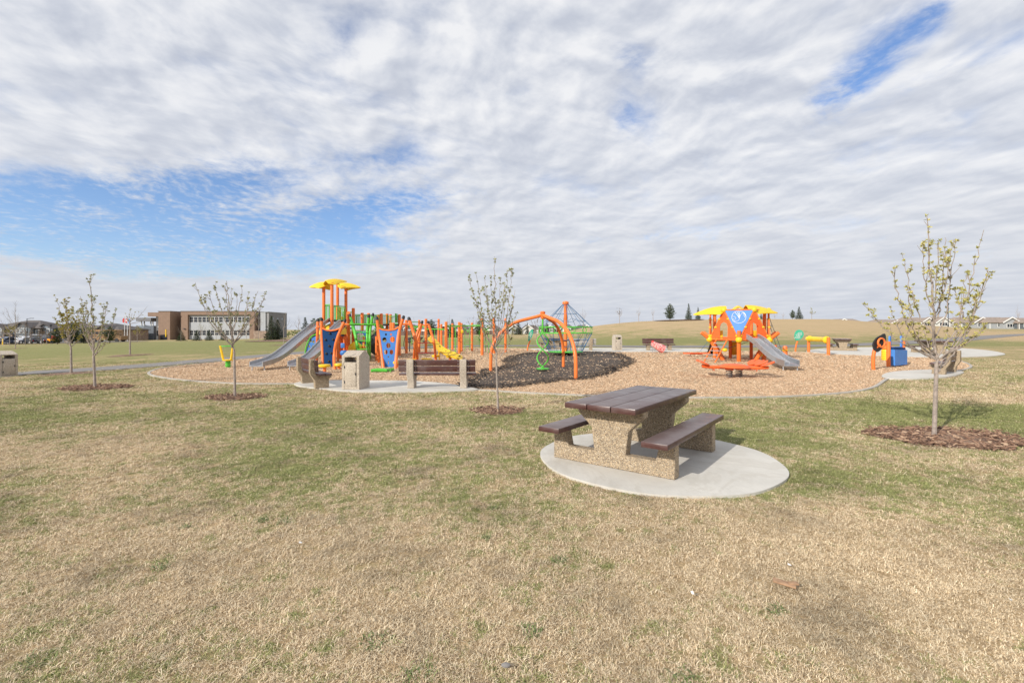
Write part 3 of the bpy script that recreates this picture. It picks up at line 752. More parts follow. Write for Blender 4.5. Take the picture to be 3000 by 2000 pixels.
# ================================================================== street furniture
X3, Y3, Z3 = Vector((1, 0, 0)), Vector((0, 1, 0)), Vector((0, 0, 1))
TAB_U = Vector((.79, -.61, 0)).normalized()
def make_table(label, loc, rz, group):
    t = thing('picnic_table', label, 'picnic table', loc, rz, group)
    prof = [(-.77,0),(.77,0),(.77,.375),(.60,.375),(.555,.17),(.20,.17),(.235,.45),(.42,.62),(.42,.695),(-.42,.695),(-.42,.62),(-.235,.45),(-.20,.17),(-.555,.17),(-.60,.375),(-.77,.375)]
    for s in (-1, 1):
        MB().prism(prof, (0, s*.73, 0), X3, Z3, .14).build('concrete_frame', M['agg'], t, bevel=.012)
    for i in range(3):
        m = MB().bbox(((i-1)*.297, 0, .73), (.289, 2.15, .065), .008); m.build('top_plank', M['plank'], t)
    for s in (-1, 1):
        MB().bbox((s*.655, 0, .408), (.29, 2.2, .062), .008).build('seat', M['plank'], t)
    return t
tc = Vector((1.63, 6.24, .03)); ang = math.atan2(TAB_U.y, TAB_U.x)
GT = 'aggregate and plank picnic tables'
t0 = make_table('brown plank picnic table on the round concrete pad in the near grass', tc, ang, GT)
dup(t0, G(2493, 1029)+Vector((0, .9, .05)), R(-28), 'small far picnic table on the wide pad, right of the yellow drum')
dup(t0, G(2760, 1038)+Vector((0, .6, .05)), R(-12), 'picnic table behind the right bench, partly hidden by the big sapling')
dup(t0, G(1625, 1026)+Vector((0, 1.2, .05)), R(10), 'dark picnic table seen through the rope carousel')
dup(t0, GZ(1222, 41)+Vector((0, 0, 0)), R(5), 'distant picnic table behind the crossed orange poles')

def make_bench(label, loc, rz, mat, group='park benches', boards='plank'):
    t = thing('park_bench', label, 'bench', loc, rz, group)
    prof = [(.0,.795),(.115,.795),(.135,.43),(.15,.355),(.55,.33),(.57,.285),(.49,.24),(.50,0),(.13,0),(.12,.20),(.0,.40)]
    prof = [(x-.25, z) for x, z in prof]
    for s in (-1, 1):
        MB().prism(prof, (s*.72, 0, 0), Y3, Z3, .18).build('concrete_frame', mat, t, bevel=.01)
    tb = Matrix.Rotation(R(6), 3, 'X'); L = 2.1
    for z in (.70, .53):
        b = MB().bbox((0, -.125-(z-.55)*.08, z), (L, .045, .155), .006, M=tb); b.m = [0]*len(b.f)
        for s in (-1, 1):
            for o in (-.14, .14):
                for dz in (-.04, .04):
                    n0 = len(b.f); b.ball((s*.72+o, -.15-(z-.55)*.08, z+dz), (.011, .007, .011), 8); b.m[n0:] = [1]*(len(b.f)-n0)
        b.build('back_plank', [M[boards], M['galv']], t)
    for y in (-.03, .15):
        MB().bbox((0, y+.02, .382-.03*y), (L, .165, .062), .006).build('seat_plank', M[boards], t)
    return t
def bench_rz(facing): return math.atan2(facing[1], facing[0])-PI/2      # local +y looks where the sitter looks
pb = G(1279, 1143)
b0 = make_bench('brown plank bench seen from behind on the patio edge', (pb.x, pb.y+.2, .045), bench_rz((0, 1)), M['agg2'])
pl = (G(917, 1141)+G(882, 1128))/2
def bench(label, loc, f, mat='agg', boards='plank'): return make_bench(label, loc, bench_rz(f), M[mat], boards=boards)
bench('bench seen end-on left of the near litter bin', Vector((-5.75, 13.75, .045)), (.80, .60))
bench('brown bench facing the camera at the back kerb, behind the red speckled rider', G(1932, 1028)+Vector((0, .2, .05)), (0, -1))
M['paleboard'] = simple('lit_pale_plank', (.42, .39, .37), .6, .1, 4)  # plank copy for one bench, bright light put into its paler colour
bench('pale back bench beside the rope carousel pole, turned away', G(1700, 1028)+Vector((0, .1, .05)), (0, 1), boards='paleboard')
bench('bench on the small pad behind the big right sapling', Vector((15.6, 17.15, .09)), (-.6, .8))

def make_bin(label, loc, rz, door=True):
    t = thing('litter_bin', label, 'litter bin', loc, rz, 'exposed aggregate litter bins')
    w, d = .5, .62
    side = [(-d/2,0),(d/2,0),(d/2,.86),(.08,1.03),(-.02,1.03),(-d/2,.90)]
    body = MB()
    for s in (-1, 1): body.prism(side, (s*(w/2-.04), 0, 0), Y3, Z3, .08)
    body.box((0, 0, .06), (w-.16, d-.01, .12)); body.box((0, -d/2+.03, .42), (w-.161, .06, .62)); body.box((0, d/2-.03, .42), (w-.161, .06, .62))
    body.build('body', M['agg2'], t, bevel=.008)
    hood = MB().prism([(-d/2-.004,.865),(-d/2-.004,.90),(-.02,1.034),(.08,1.034),(d/2+.004,.862),(d/2+.004,.83),(.06,.97),(-.02,.97)], (0, 0, 0), Y3, Z3, w-.155).build('hood', M['agg2'], t)
    MB().box((0, 0, .70), (w-.162, d-.12, .015)).build('inner_lid', M['pole'], t)
    dm = MB().bbox((0, -d/2-.008, .40), (w-.18, .02, .62), .005).build('door', M['agg2'], t)
    for z in (.2, .6): MB().box((-(w-.18)/2+.0, -d/2-.02, z), (.02, .02, .07)).build('hinge', M['pole'], dm)
    MB().box(((w-.18)/2-.01, -d/2-.02, .42), (.02, .02, .06)).build('latch', M['pole'], dm)
    return t
pc = Vector((-4.27, 13.08, .045))
bin0 = make_bin('litter bin of speckled aggregate standing between the two patio benches', pc, R(-9))
dup(bin0, G(1810, 1028)+Vector((0, .25, .05)), R(6), 'small pale litter bin at the back kerb between the two far benches')
dup(bin0, Vector((-18.75, 17.6, Hm(-18.7, 17.6))), R(66), 'litter bin cut by the left picture edge beside the path', scale=(1, 1.45, .9))

# ================================================================== playground equipment
def pod(label, px, py, h, r=.17, ry=None, group='yellow stepping pods'):
    g = G(px, py); t = thing('stepping_pod', label, 'stepping pod', g, random.uniform(0, 3), group)
    MB().tube([(0, 0, -.1), (0, 0, h-.05)], .06, 12).build('post', M['orange'], t)
    MB().lathe((0, 0, h-.06), [(.05,-.02),(r*.92,0),(r,.03),(r,.07),(r*.9,.095),(r*.4,.1)], 18).build('step', M['yellow'], t); return t
pod('yellow pod on a thick orange post right of the end-on bench', 951, 1094, .30, .21)
pod('small yellow pod between the blue climbing wall and the litter bin', 993, 1082, .2, .17)
pod('yellow pod at the right foot of the holed blue panel', 1163, 1078, .24, .16)
pod('yellow pod nearer the foot of the crossed orange poles', 1207, 1068, .22, .23)
pod('yellow pod right of the crossed orange poles', 1250, 1067, .24, .23)
pod('yellow pod on a post under the top of the yellow plank climber', 1277, 1058, .27, .2)
pod('yellow pod beside the lower end of the yellow plank climber', 1319, 1060, .27, .2)

def ppts(lst, Z): return [P(x, y, Z) for x, y in lst]
def bendz(a, b, k=10):
    return [a.lerp(b, i/k) for i in range(k+1)]

# --- yellow and green spinner seat
g = Vector((*G(668, 1077).to_2d(), 0)); g.z = Hm(g.x, g.y)
t = thing('cup_spinner', 'yellow cup frame on a short green post in the left chips', 'spinner', g)
MB().lathe((0, 0, -.05), [(.09,0),(.09,.12),(.12,.13),(.12,.16),(.09,.17),(.09,.24),(.12,.25),(.12,.28),(.09,.29),(.09,.36)], 14).build('post', M['green'], t)
MB().lathe((0, 0, .29), [(.1,0),(.2,.01),(.21,.05),(.1,.07)], 18).build('base_plate', M['yellow'], t)
for a in (R(200), R(-20), R(80)):
    c, s = math.cos(a), math.sin(a)
    MB().tube(catmull([(c*.17,s*.17,.33),(c*.22,s*.22,.6),(c*.28,s*.28,.93)], 4), [.045]*9, 8).build('upright', M['yellow'], t)
MB().ring((0, 0, .9), .25, .018).build('hand_ring', M['green'], t)

# --- tripod twister
apex = P(1590, 920, 17.9)
t = thing('twister_swing', 'orange three-legged arch with a green twisted spinner over the dark mulch', 'spinner', (apex.x, apex.y, Hm(apex.x, apex.y)))
for bx, by in ((1438, 1090), (1687, 1113), (1650.5, 1077)):
    b = G(bx, by); H0 = apex.z
    fr = [(0, 1), (.12, .965), (.3, .925), (.5, .875), (.68, .79), (.82, .68), (.93, .53), (.985, .38), (1, .22), (1, -.06)]
    pts = [Vector((apex.x+(b.x-apex.x)*s, apex.y+(b.y-apex.y)*s, b.z+(H0-b.z)*k-.02)) for s, k in fr]
    MB().tube(catmull(pts, 4), .062, 12).build('leg', M['orange'], t, world=True)
MB().lathe(apex+Vector((0, 0, -.18)), [(.07,0),(.08,.02),(.08,.2),(.1,.22),(.1,.26),(.05,.29)], 16).build('hub', M['orange'], t, world=True)
sp = MB(); sp.tube([apex+Vector((0, 0, -.17)), apex+Vector((0, 0, -.62))], .035, 8)
top, bot = apex.z-.52, .2
sp.build('shaft', M['green'], t, world=True)
for k in (0, 1):
    pts = []
    for i in range(41):
        f = i/40; a = PI*k+R(40)+f*PI*2.35; amp = .21*min(1, (f*4)**.7 if f > 0 else 0)*(1 if f < .92 else 1)
        amp = max(amp, .03); pts.append(Vector((apex.x+amp*math.cos(a), apex.y+amp*math.sin(a), top+(bot-top)*f)))
    MB().tube(pts, .024, 7).build('twisted_bar', M['green'], t, world=True)
MB().lathe((apex.x, apex.y, .15), [(.12,0),(.23,.01),(.25,.04),(.2,.06)], 20).build('foot_plate', M['green'], t, world=True)

# --- rope carousel
c = G(1657, 1041); t = thing('rope_carousel', 'orange mast with blue rope cone and green rings behind the twister', 'rope carousel', c)
zt, z1, z2, zb = 3.0, 1.62, 1.28, .22
MB().tube([(0, 0, -.1), (0, 0, zt)], .1, 14).build('mast', M['orange'], t)
MB().lathe((0, 0, zt-.1), [(.11,0),(.17,.03),(.19,.1),(.17,.16),(.08,.2)], 16).build('mast_cap', M['orange'], t)
MB().ring((0, 0, z1), 1.52, .035, 40).build('upper_ring', M['green'], t)
MB().ring((0, 0, z2), 1.5, .032, 40).build('lower_ring', M['green'], t)
MB().lathe((0, 0, zb-.04), [(.12,0),(.95,.0),(1.0,.03),(.95,.07),(.12,.08)], 36).build('platform', M['green'], t)
MB().lathe((0, 0, 0), [(.3,-.05),(.34,.03),(.2,.1),(.12,.18)], 20).build('bearing_base', M['black'], t)
for k in range(12):
    a = 2*PI*k/12+.1; ct = Vector((1.51*math.cos(a), 1.51*math.sin(a), (z1+z2)/2)); rt = Vector((-math.sin(a), math.cos(a), 0)); ax = Matrix((rt, Z3, rt.cross(Z3))).transposed()
    MB().ring(ct, .15, .014, 16, ax, 5).build('hoop', M['green'], t)
rp = MB(); NK = 12
for k in range(NK):
    a = 2*PI*k/NK; d = Vector((math.cos(a), math.sin(a), 0)); a2 = 2*PI*(k+1)/NK; d2 = Vector((math.cos(a2), math.sin(a2), 0))
    top_ = Vector((0, 0, zt-.05)); rim = d*1.52+Z3*z1; rim2 = d2*1.52+Z3*z1
    rp.tube([top_+d*.12, rim], .012, 5)
    for f in (.42, .75):
        p, q = top_.lerp(rim, f), top_.lerp(rim2, f)
        if k % 2 == 0 or f < .5: rp.tube([p, (p+q)/2-Z3*.03, q], .010, 5)
        else: m = top_.lerp((rim+rim2)/2, f-.12); rp.tube([p, m, q], .010, 5)
rp.build('upper_net', M['rope'], t)
rp = MB()
for k in range(16):
    a = 2*PI*k/16; a2 = a+2*PI/16; am = a+PI/16
    e = lambda an, f: Vector((math.cos(an)*(1.5-.55*f), math.sin(an)*(1.5-.55*f), z2-(z2-zb)*f))
    rp.tube([e(a, 0), e(a+.1, .5), e(am, 1)], .012, 5); rp.tube([e(am, 0), e(am-.1, .45), e(a-.05, 1)], .010, 5)
    for f in (.35, .7): rp.tube([e(a, f), e(a2, f)], .010, 5)
rp.build('lower_net', M['rope'], t)
for k in range(6):
    a = 2*PI*k/6+.3; MB().ball((math.cos(a)*.75, math.sin(a)*.75, .86), (.16, .16, .04), 10).build('net_seat', M['black'], t)

# --- spring rocker
M['springsteel'] = simple('worn_spring_steel', (.16,.15,.15), .4, .3, 20, metal=.5)
g = G(2151, 1107); t = thing('spring_rocker', 'orange four-seat rocker on two coil springs before the playhouse', 'spring rocker', g)
for s in (-1, 1):
    pts = [(s*.185+.10*math.cos(a), s*.05+.10*math.sin(a), .0+.27*a/(2*PI*5)) for a in [2*PI*5*i/96 for i in range(97)]]
    MB().tube(pts, .014, 6).build('spring', M['springsteel'], t)
    MB().box((s*.185, s*.05, .30), (.22, .2, .05)).build('spring_plate', M['orange_plastic'], t)
MB().lathe((0, 0, .33), [(.3,0),(.50,.03),(.46,.08),(.3,.13),(.1,.15)], 28).build('centre_dish', M['orange_plastic'], t)
for a in (R(10), R(172), R(-22), R(150), R(28)):
    d = Vector((math.cos(a), math.sin(a), 0)); n = Vector((-d.y, d.x, 0))
    arm = MB().tube([d*.3+Z3*.36, d*.75+Z3*.35, d*1.02+Z3*.38], [.06, .045, .05], 8)
    wing = catmull([(-.04, .0), (.12, .18), (.34, .17), (.40, .05), (.2, .0), (.40, -.05), (.34, -.17), (.12, -.18)], 4, True)
    arm = arm.build('arm', M['orange_plastic'], t)
    sd = MB(); pl_ = []
    sd.prism([(p.x, p.y) for p in wing], d*.82+Z3*.42, (d*.92+Z3*.38).normalized(), n, .035); sd.build('seat', M['orange_plastic'], arm)
    MB().tube(catmull([d*.7+n*.14+Z3*.38, d*.66+n*.12+Z3*.26, d*.66-n*.12+Z3*.26, d*.7-n*.14+Z3*.38], 4), .010, 5).build('foot_rest', M['orange_plastic'], arm)

# --- red speckled rider
def speckle():
    m, t_, b = new_mat('red_speckled_shell'); oc = t_.n.new('ShaderNodeTexCoord').outputs['Object']
    t_.l.new(t_.mix(t_.ramp(t_.noise(oc, 16, 2), [(.46, 0.), (.52, 1.)]), (.55, .03, .04), (.75, .45, .42)), b.inputs['Base Color']); return m
g = G(1928, 1034); t = thing('log_tunnel', 'red and pink speckled play log with a dark open end before the back bench', 'play log', g, R(-12))
ax = Matrix.Rotation(R(100), 3, 'Y')
MB().lathe((-.42, 0, .62), [(.02,0),(.09,.03),(.17,.12),(.19,.3),(.24,.55),(.26,.75),(.25,.9)], 18, Matrix.Rotation(R(118), 3, 'Y')).build('shell', speckle(), t)
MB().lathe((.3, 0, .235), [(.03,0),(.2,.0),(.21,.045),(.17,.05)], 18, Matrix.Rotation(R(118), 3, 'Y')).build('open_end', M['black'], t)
for a in range(3): MB().tube([(-.36+.1*a, .1*(a-1), .5), (-.34+.12*a, .12*(a-1), -.05)], .02, 6).build('leg', M['galv'], t)
MB().ball((-.32, 0, .72), (.1, .07, .06), 10).build('crest', M['red'], t)

# --- yellow roller drum between orange posts
a, b = G(2369, 1033), G(2427, 1041); t = thing('roller_drum', 'yellow roller drum between two orange posts near the wide pad', 'roller', (a+b)/2)
for p, n_, hh in ((a, 'post', 47), (b, 'post', 54)):
    MB().tube([p-Z3*.1, Vector((p.x, p.y, P(2369, 990, p.y).z+.04))], .085, 12).build('post', M['orange'], t, world=True)
z = 1.02; A = Vector((a.x, a.y, z+.06)); B = Vector((b.x, b.y, z+.03)); D = (B-A).normalized()
q = MB(); axm = D.to_track_quat('Z', 'Y').to_matrix(); L_ = (B-A).length
q.lathe(A, [(.04,-.24),(.10,-.22),(.12,-.14),(.05,-.09),(.05,.1),(.15,.13),(.19,.18),(.17,.26),(.15,.32),(.15,L_*.7),(.17,L_-.3),(.21,L_-.22),(.17,L_-.15),(.05,L_-.12),(.05,L_)], 16, axm); q.build('drum', M['yellow'], t, world=True)

# --- dark leaf with orange ring
b = G(2560, 1085); t = thing('leaf_play_post', 'black leaf-shaped panel with an orange ring on a curved orange post', 'play panel', b)
Z_ = b.y; MB().tube(catmull([b-Z3*.1, P(2558, 1060, Z_), P(2560, 1035, Z_), P(2566, 1018, Z_), P(2577, 1010, Z_)], 5), .065, 10).build('post', M['orange'], t, world=True)
leaf = catmull([(2552,1000),(2553,1018),(2562,1031),(2576,1029),(2590,1014),(2598,997),(2596,978),(2583,980),(2566,988)] and [Vector((x, y, 0)) for x, y in [(2552,1006),(2555,1022),(2566,1031),(2580,1024),(2592,1012),(2599,998),(2596,978),(2584,981),(2565,990)]], 5, True)
c_ = P(2577, 1005, Z_); nrm = Vector((.25, -1, .1)).normalized(); U = Vector((1, .25, 0)).normalized()
MB().prism([((p.x-2577)/F*Z_, (1005-p.y)/F*Z_) for p in leaf], c_, U, Z3, .05).build('leaf', M['black'], t, world=True)
ax = Matrix((U, Z3, U.cross(Z3))).transposed()
MB().ring(c_+Vector((0, -.09, .02)), .165, .035, 28, ax, 8).build('ring', M['orange'], t, world=True)

# --- blue panel in orange posts, and the little drum behind
a, b = G(2603, 1076), G(2646, 1071); t = thing('talk_panel', 'blue bin-shaped panel held between two orange posts', 'play panel', (a+b)/2)
D = (b-a); D.z = 0; L_ = D.length; D.normalize(); zt = 1.35
for p in (a, b): MB().tube([p-Z3*.1, Vector((p.x, p.y, P(2603, 1000, a.y).z))], .075, 12).build('post', M['orange'], t, world=True)
fr = MB(); o = Vector((a.x, a.y, 0)); w0, w1 = .12, L_-.1
fr.prism([(w0,.08),(w1,.08),(w1,1.26),(w1-.03,1.3),(w1-.1,1.3),(w1-.12,1.26),(w1-.12,.84),(w0+.12,.84),(w0+.12,1.26),(w0+.1,1.3),(w0+.03,1.3),(w0,1.26)], o+Vector((0, .02, a.z)), D, Z3, .06)
fr.build('frame_panel', M['blue'], t, world=True)
bb = MB().prism([(w0+.01,.08),(w1-.01,.08),(w1-.01,.70),(w0+.01,.74)], o+Vector((0, -.12, a.z)), D, Z3, .2); bb.build('box', M['blue'], t, world=True)
MB().prism([(w0+.05,.745),(w1-.02,.71),(w1-.05,.80),(w0+.06,.84)], o+Vector((0, -.1, a.z)), D, Z3, .12).build('slot', M['darkblue'], t, world=True)
g = G(2597, 1056); t = thing('drum_stool', 'yellow ribbed drum with an orange collar behind the blue bin-shaped panel', 'play drum', g)
MB().lathe((0, 0, 0), [(.2,0)]+[(.2+.02*(i % 2), .04+.045*i) for i in range(11)]+[(.2,.55)], 18).build('drum', M['yellow'], t)
MB().lathe((0, 0, .55), [(.14,0),(.23,.03),(.23,.16),(.12,.22)], 18).build('collar', M['orange'], t)
MB().lathe((0, 0, .8), [(.05,-.05),(.17,0),(.17,.05),(.04,.08)], 18).build('lid', M['black'], t)

# --- teal leaf signs
def leaf_sign(label, px, pyb, cx, cy, w, h, rot, turn):
    b = G(px, pyb); Z_ = b.y; t = thing('leaf_sign', label, 'sign', b, 0, 'teal leaf-shaped signs')
    c_ = P(cx, cy, Z_); MB().tube(catmull([b-Z3*.1, P(px, (pyb+cy+h/2)/2+4, Z_), P(cx-1, cy+h/2-3, Z_)], 4), .05, 8).build('post', M['orange'], t, world=True)
    lw, lh = w/F*Z_/2, h/F*Z_/2
    pts = [(lw*math.sin(a)*(1-.22*math.cos(a)), -lh*math.cos(a)) for a in [2*PI*i/32 for i in range(32)]]
    ca, sa = math.cos(rot), math.sin(rot); pts = [(x*ca-z*sa, x*sa+z*ca) for x, z in pts]
    U = Vector((math.cos(turn), math.sin(turn), 0)); MB().prism([(x/max(.3, abs(U.x)), z) for x, z in pts], c_-Vector((0, .06, 0)), U, Z3, .04).build('leaf', M['teal'], t, world=True)
    tx = MB()
    for i in range(6):
        z = lh*(.45-.2*i); l = lw*(.5+.15*(i % 3)); x = z*-math.tan(rot)
        n = 3+(i % 2)
        for j in range(n):
            x0 = -l+2*l*j/n; tx.prism([(x+x0, z), (x+x0+2*l/n*.8, z), (x+x0+2*l/n*.8, z+lh*.07), (x+x0, z+lh*.07)], c_-Vector((0, .092, 0)), U, Z3, .01)
    for i in range(1): tx.prism([(-.006, -lh*.6), (.006, -lh*.6), (.006, lh*.52), (-.006, lh*.52)], c_-Vector((0, .088, 0)), U, Z3, .004)
    tx.build('lettering', M['white'], t, world=True)
leaf_sign('teal leaf sign with white lettering right of the playhouse slide', 2331, 1030, 2338, 982, 25, 33, R(-28), R(0))
leaf_sign('teal leaf sign seen nearly edge-on left of the rope carousel', 1546, 1028, 1554, 982, 11, 36, R(-18), R(10))

# --- short orange posts with collars
for i, (px, py, hh, lab) in enumerate(((2272, 1034, 24, 'thin short orange post behind the playhouse slide'), (2300, 1044, 30, 'wide short orange post above the slide exit'), (2236, 1054, 16, 'red-orange stub under the playhouse slide'))):
    b = G(px, py); h = hh/F*b.y; t = thing('stub_post', lab, 'post', b, 0, 'short orange posts'); r_ = (.085, .12, .085)[i]
    MB().lathe((0, 0, -.05), [(r_,0),(r_,h),(r_*.85,h+.05),(r_*.3,h+.07)], 14).build('post', M['orange'], t)
    if i < 2: MB().lathe((0, 0, h*.55), [(r_+.005,0),(r_+.03,.01),(r_+.03,.06),(r_+.005,.07)], 14).build('collar', M['yellow'], t)
b = G(2030, 1045); t = thing('balance_board', 'low orange rocking board left of the playhouse ladder', 'rocking board', b)
MB().tube([(-.15, 0, .0), (-.15, 0, .14), (.55, .1, .14), (.55, .1, 0)], .02, 6).build('leg_frame', M['red'], t)
MB().prism([(p.x, p.y) for p in catmull([(-.5, -.12, 0), (-.2, -.16, 0), (.3, -.08, 0), (.9, -.1, 0), (.9, .1, 0), (.3, .08, 0), (-.2, .16, 0), (-.5, .12, 0)], 4, True)], (0, 0, .2), X3, Y3, .06).build('board', M['orange_plastic'], t)

# ================================================================== playhouse (orange hexagonal frame)
C0 = Vector((11.2, 23.6, 0)); C0.z = Hm(11.2, 23.6); dv = Vector((.425, .905, 0)); rv = Vector((.905, -.425, 0))
ph = thing('playhouse', 'orange playhouse with blue triangle emblem, yellow wing roofs and steel slide', 'play structure', C0)
def hx(R_, deg, z): a = R(deg); return C0+rv*(R_*math.sin(a))-dv*(R_*math.cos(a))+Z3*z
Rm, Rt, zm, zt = 1.5, 1.3, 1.05, 2.45
mids = [hx(Rm, 60*k, zm) for k in range(6)]; tops = [hx(Rt, 60*k+30, zt) for k in range(6)]      # mids[0] front, tops[0] right-front, tops[5] left-front
for k in range(6):
    a = 60*k
    MB().tube([hx(.75 if k else 1.1, a, -.1), hx(Rm-.02 if k else Rm-.05, a, zm)], .095, 12).build('leg', M['orange'], ph, world=True)
    MB().tube([mids[k], hx(Rm+(.42 if k else .06), a, zm+(.33 if k else .42))], .082, 12).build('stub', M['orange'], ph, world=True)
    MB().ball(mids[k], .155).build('joint_ball', M['yellow'], ph, world=True)
    MB().ball(tops[k], .125).build('joint_ball', M['yellow'], ph, world=True)
    MB().tube([mids[k], mids[(k+1) % 6]], .035, 8).build('floor_rail', M['orange'], ph, world=True)
    MB().tube([tops[k], tops[(k+1) % 6]], .035, 8).build('roof_rail', M['orange'], ph, world=True)
    MB().tube([mids[k], tops[k]], .038, 8).build('strut', M['orange'], ph, world=True)
    MB().tube([mids[k], tops[k-1]], .038, 8).build('strut', M['orange'], ph, world=True)
    for A, B in ((mids[k], tops[k]), (mids[k], tops[k-1])):
        for f in (.13, .42, .7): MB().bbox(A.lerp(B, f), (.12, .1, .07), .015, rz=f*3).build('clamp', M['yellow'], ph, world=True)
def tri_frame(A, B, Cc):      # A,B base pair, Cc the third corner
    O = (A+B)/2; U = (B-A).normalized(); V = (Cc-O); V = (V-U*V.dot(U)); h = V.length; return O, U, V.normalized(), (B-A).length/2, h
def wall_panel(k):
    A, B, T = mids[k], mids[(k+1) % 6], tops[k]; O, U, V, w, h = tri_frame(A, B, T)
    w -= .1
    outline = [(-w,.06),(w,.06),(.09+.0,h-.17),(.0,h-.10),(-.09,h-.17)]
    hole = [(-.2,.12),(.2,.12),(.21,.6),(.15,.76),(.0,.84),(-.15,.76),(-.21,.6)]
    MB().prism(outline, O, U, V, .03, [hole[::-1]]).build('wall_panel', M['orange_plastic'], ph, world=True)
for k in (0, 5, 2): wall_panel(k)
A, B, T = tops[5], tops[0], mids[0]; O, U, V, w, h = tri_frame(A, B, T); N = U.cross(V).normalized()
if N.y > 0: N = -N
bp = MB().prism([(-w+.06,.05),(w-.06,.05),(.08,h-.24),(-.08,h-.24)], O+N*.05, U, V, .03).build('emblem_panel', M['blue'], ph, world=True)
em = MB(); cx_, cy_ = 0, .37; ax = Matrix((U, V, U.cross(V))).transposed(); Of = O+N*.075
em.ring(Of+V*cy_, .30, .011, 36, ax, 5)
L2 = lambda lst, r=.010: em.tube(catmull([Of+U*x+V*(cy_-z) for x, z in lst], 4), r, 5)
L2([(-.29,.02),(-.21,.03),(-.14,-.02),(-.13,-.10),(-.19,-.13),(-.23,-.09)], .008); L2([(-.27,-.17),(-.16,-.20),(-.03,-.17),(.03,-.06),(.06,.06),(.11,.16),(.18,.20),(.24,.15),(.27,.05)], .009)
L2([(.0,-.05),(-.06,.10),(-.17,.22)], .012); L2([(.01,-.04),(-.01,.12),(-.08,.25)], .012); L2([(.02,-.03),(.03,.12),(.0,.26)], .011); L2([(.18,.20),(.20,.12),(.26,-.03)], .007); em.build('bird_emblem', M['white'], bp, world=True)
def wing(name, root, tip_dir, L_, W_, lift, droop, par, tipz=-.15, edge=.7):
    """leaf roof: a curved shell, broad at the mast and pointed at the tip"""
    d = Vector(tip_dir).normalized(); n = Vector((-d.y, d.x, 0)); vs = []; fs = []; K = 12; Q = 8; th = .03
    for side in (0, 1):
        for i in range(K+1):
            f = i/K; half = W_*max(.03, 1.25*min(1, .42+2.4*f)*(1-f)**.72)
            for j in range(Q+1):
                g_ = j/Q*2-1
                z = lift*math.sin(PI*(.25+.6*f))-droop*f*f - edge*half*abs(g_)**1.5+tipz*f
                p = root+d*(L_*(f-.25))+n*(half*g_+.06*math.sin(f*3))+Z3*(z-side*th); vs.append(p)
    S = (K+1)*(Q+1)
    for i in range(K):
        for j in range(Q):
            a = i*(Q+1)+j; fs.append((a, a+1, a+Q+2, a+Q+1)); fs.append((S+a+Q+1, S+a+Q+2, S+a+1, S+a))
    rim = [j for j in range(Q+1)]+[i*(Q+1)+Q for i in range(1, K+1)]+[K*(Q+1)+j for j in range(Q-1, -1, -1)]+[i*(Q+1) for i in range(K-1, 0, -1)]
    for i in range(len(rim)): a, b = rim[i], rim[(i+1) % len(rim)]; fs.append((a, b, b+S, a+S))
    return MB().add(vs, fs).build(name, M['yellow'], par, world=True)
wing('wing_roof', tops[5]+Vector((-.08, .50, .08)), (-1, .25, 0), 1.5, .52, .20, .10, ph, -.24, .75)
wing('wing_roof', tops[0]+Vector((.22, .50, .10)), (1, .02, 0), 1.55, .55, .20, .10, ph, -.2, .75)
wing('wing_roof', C0+dv*.9+rv*.0+Z3*2.5, (.6, 1, 0), 1.3, .42, .22, .0, ph, .1)
for a, zz in ((100, 2.4), (150, 2.4), (200, 2.4), (255, 2.4)):
    MB().tube([hx(1.15, a, -.1), hx(1.15, a, zz)], .08, 12).build('post', M['orange'], ph, world=True)
MB().lathe(C0+Z3*.98, [(.1,0),(1.36,0),(1.36,.06),(.1,.06)], 6, Matrix.Rotation(R(5), 3, 'Z')).build('deck', M['orange'], ph, world=True)
for a in (150, 190, 230, 120):
    p = hx(1.2, a, .75); tdir = Vector((math.cos(R(a))*rv.x, math.cos(R(a))*rv.y, 0)).normalized()
    MB().bbox(p+Z3*(.45 if a in (150, 230) else -.2), (.55, .05, .55 if a in (150, 230) else .7), .02, rz=R(-25)+R(180-a)).build('yellow_panel', M['yellow'], ph, world=True)
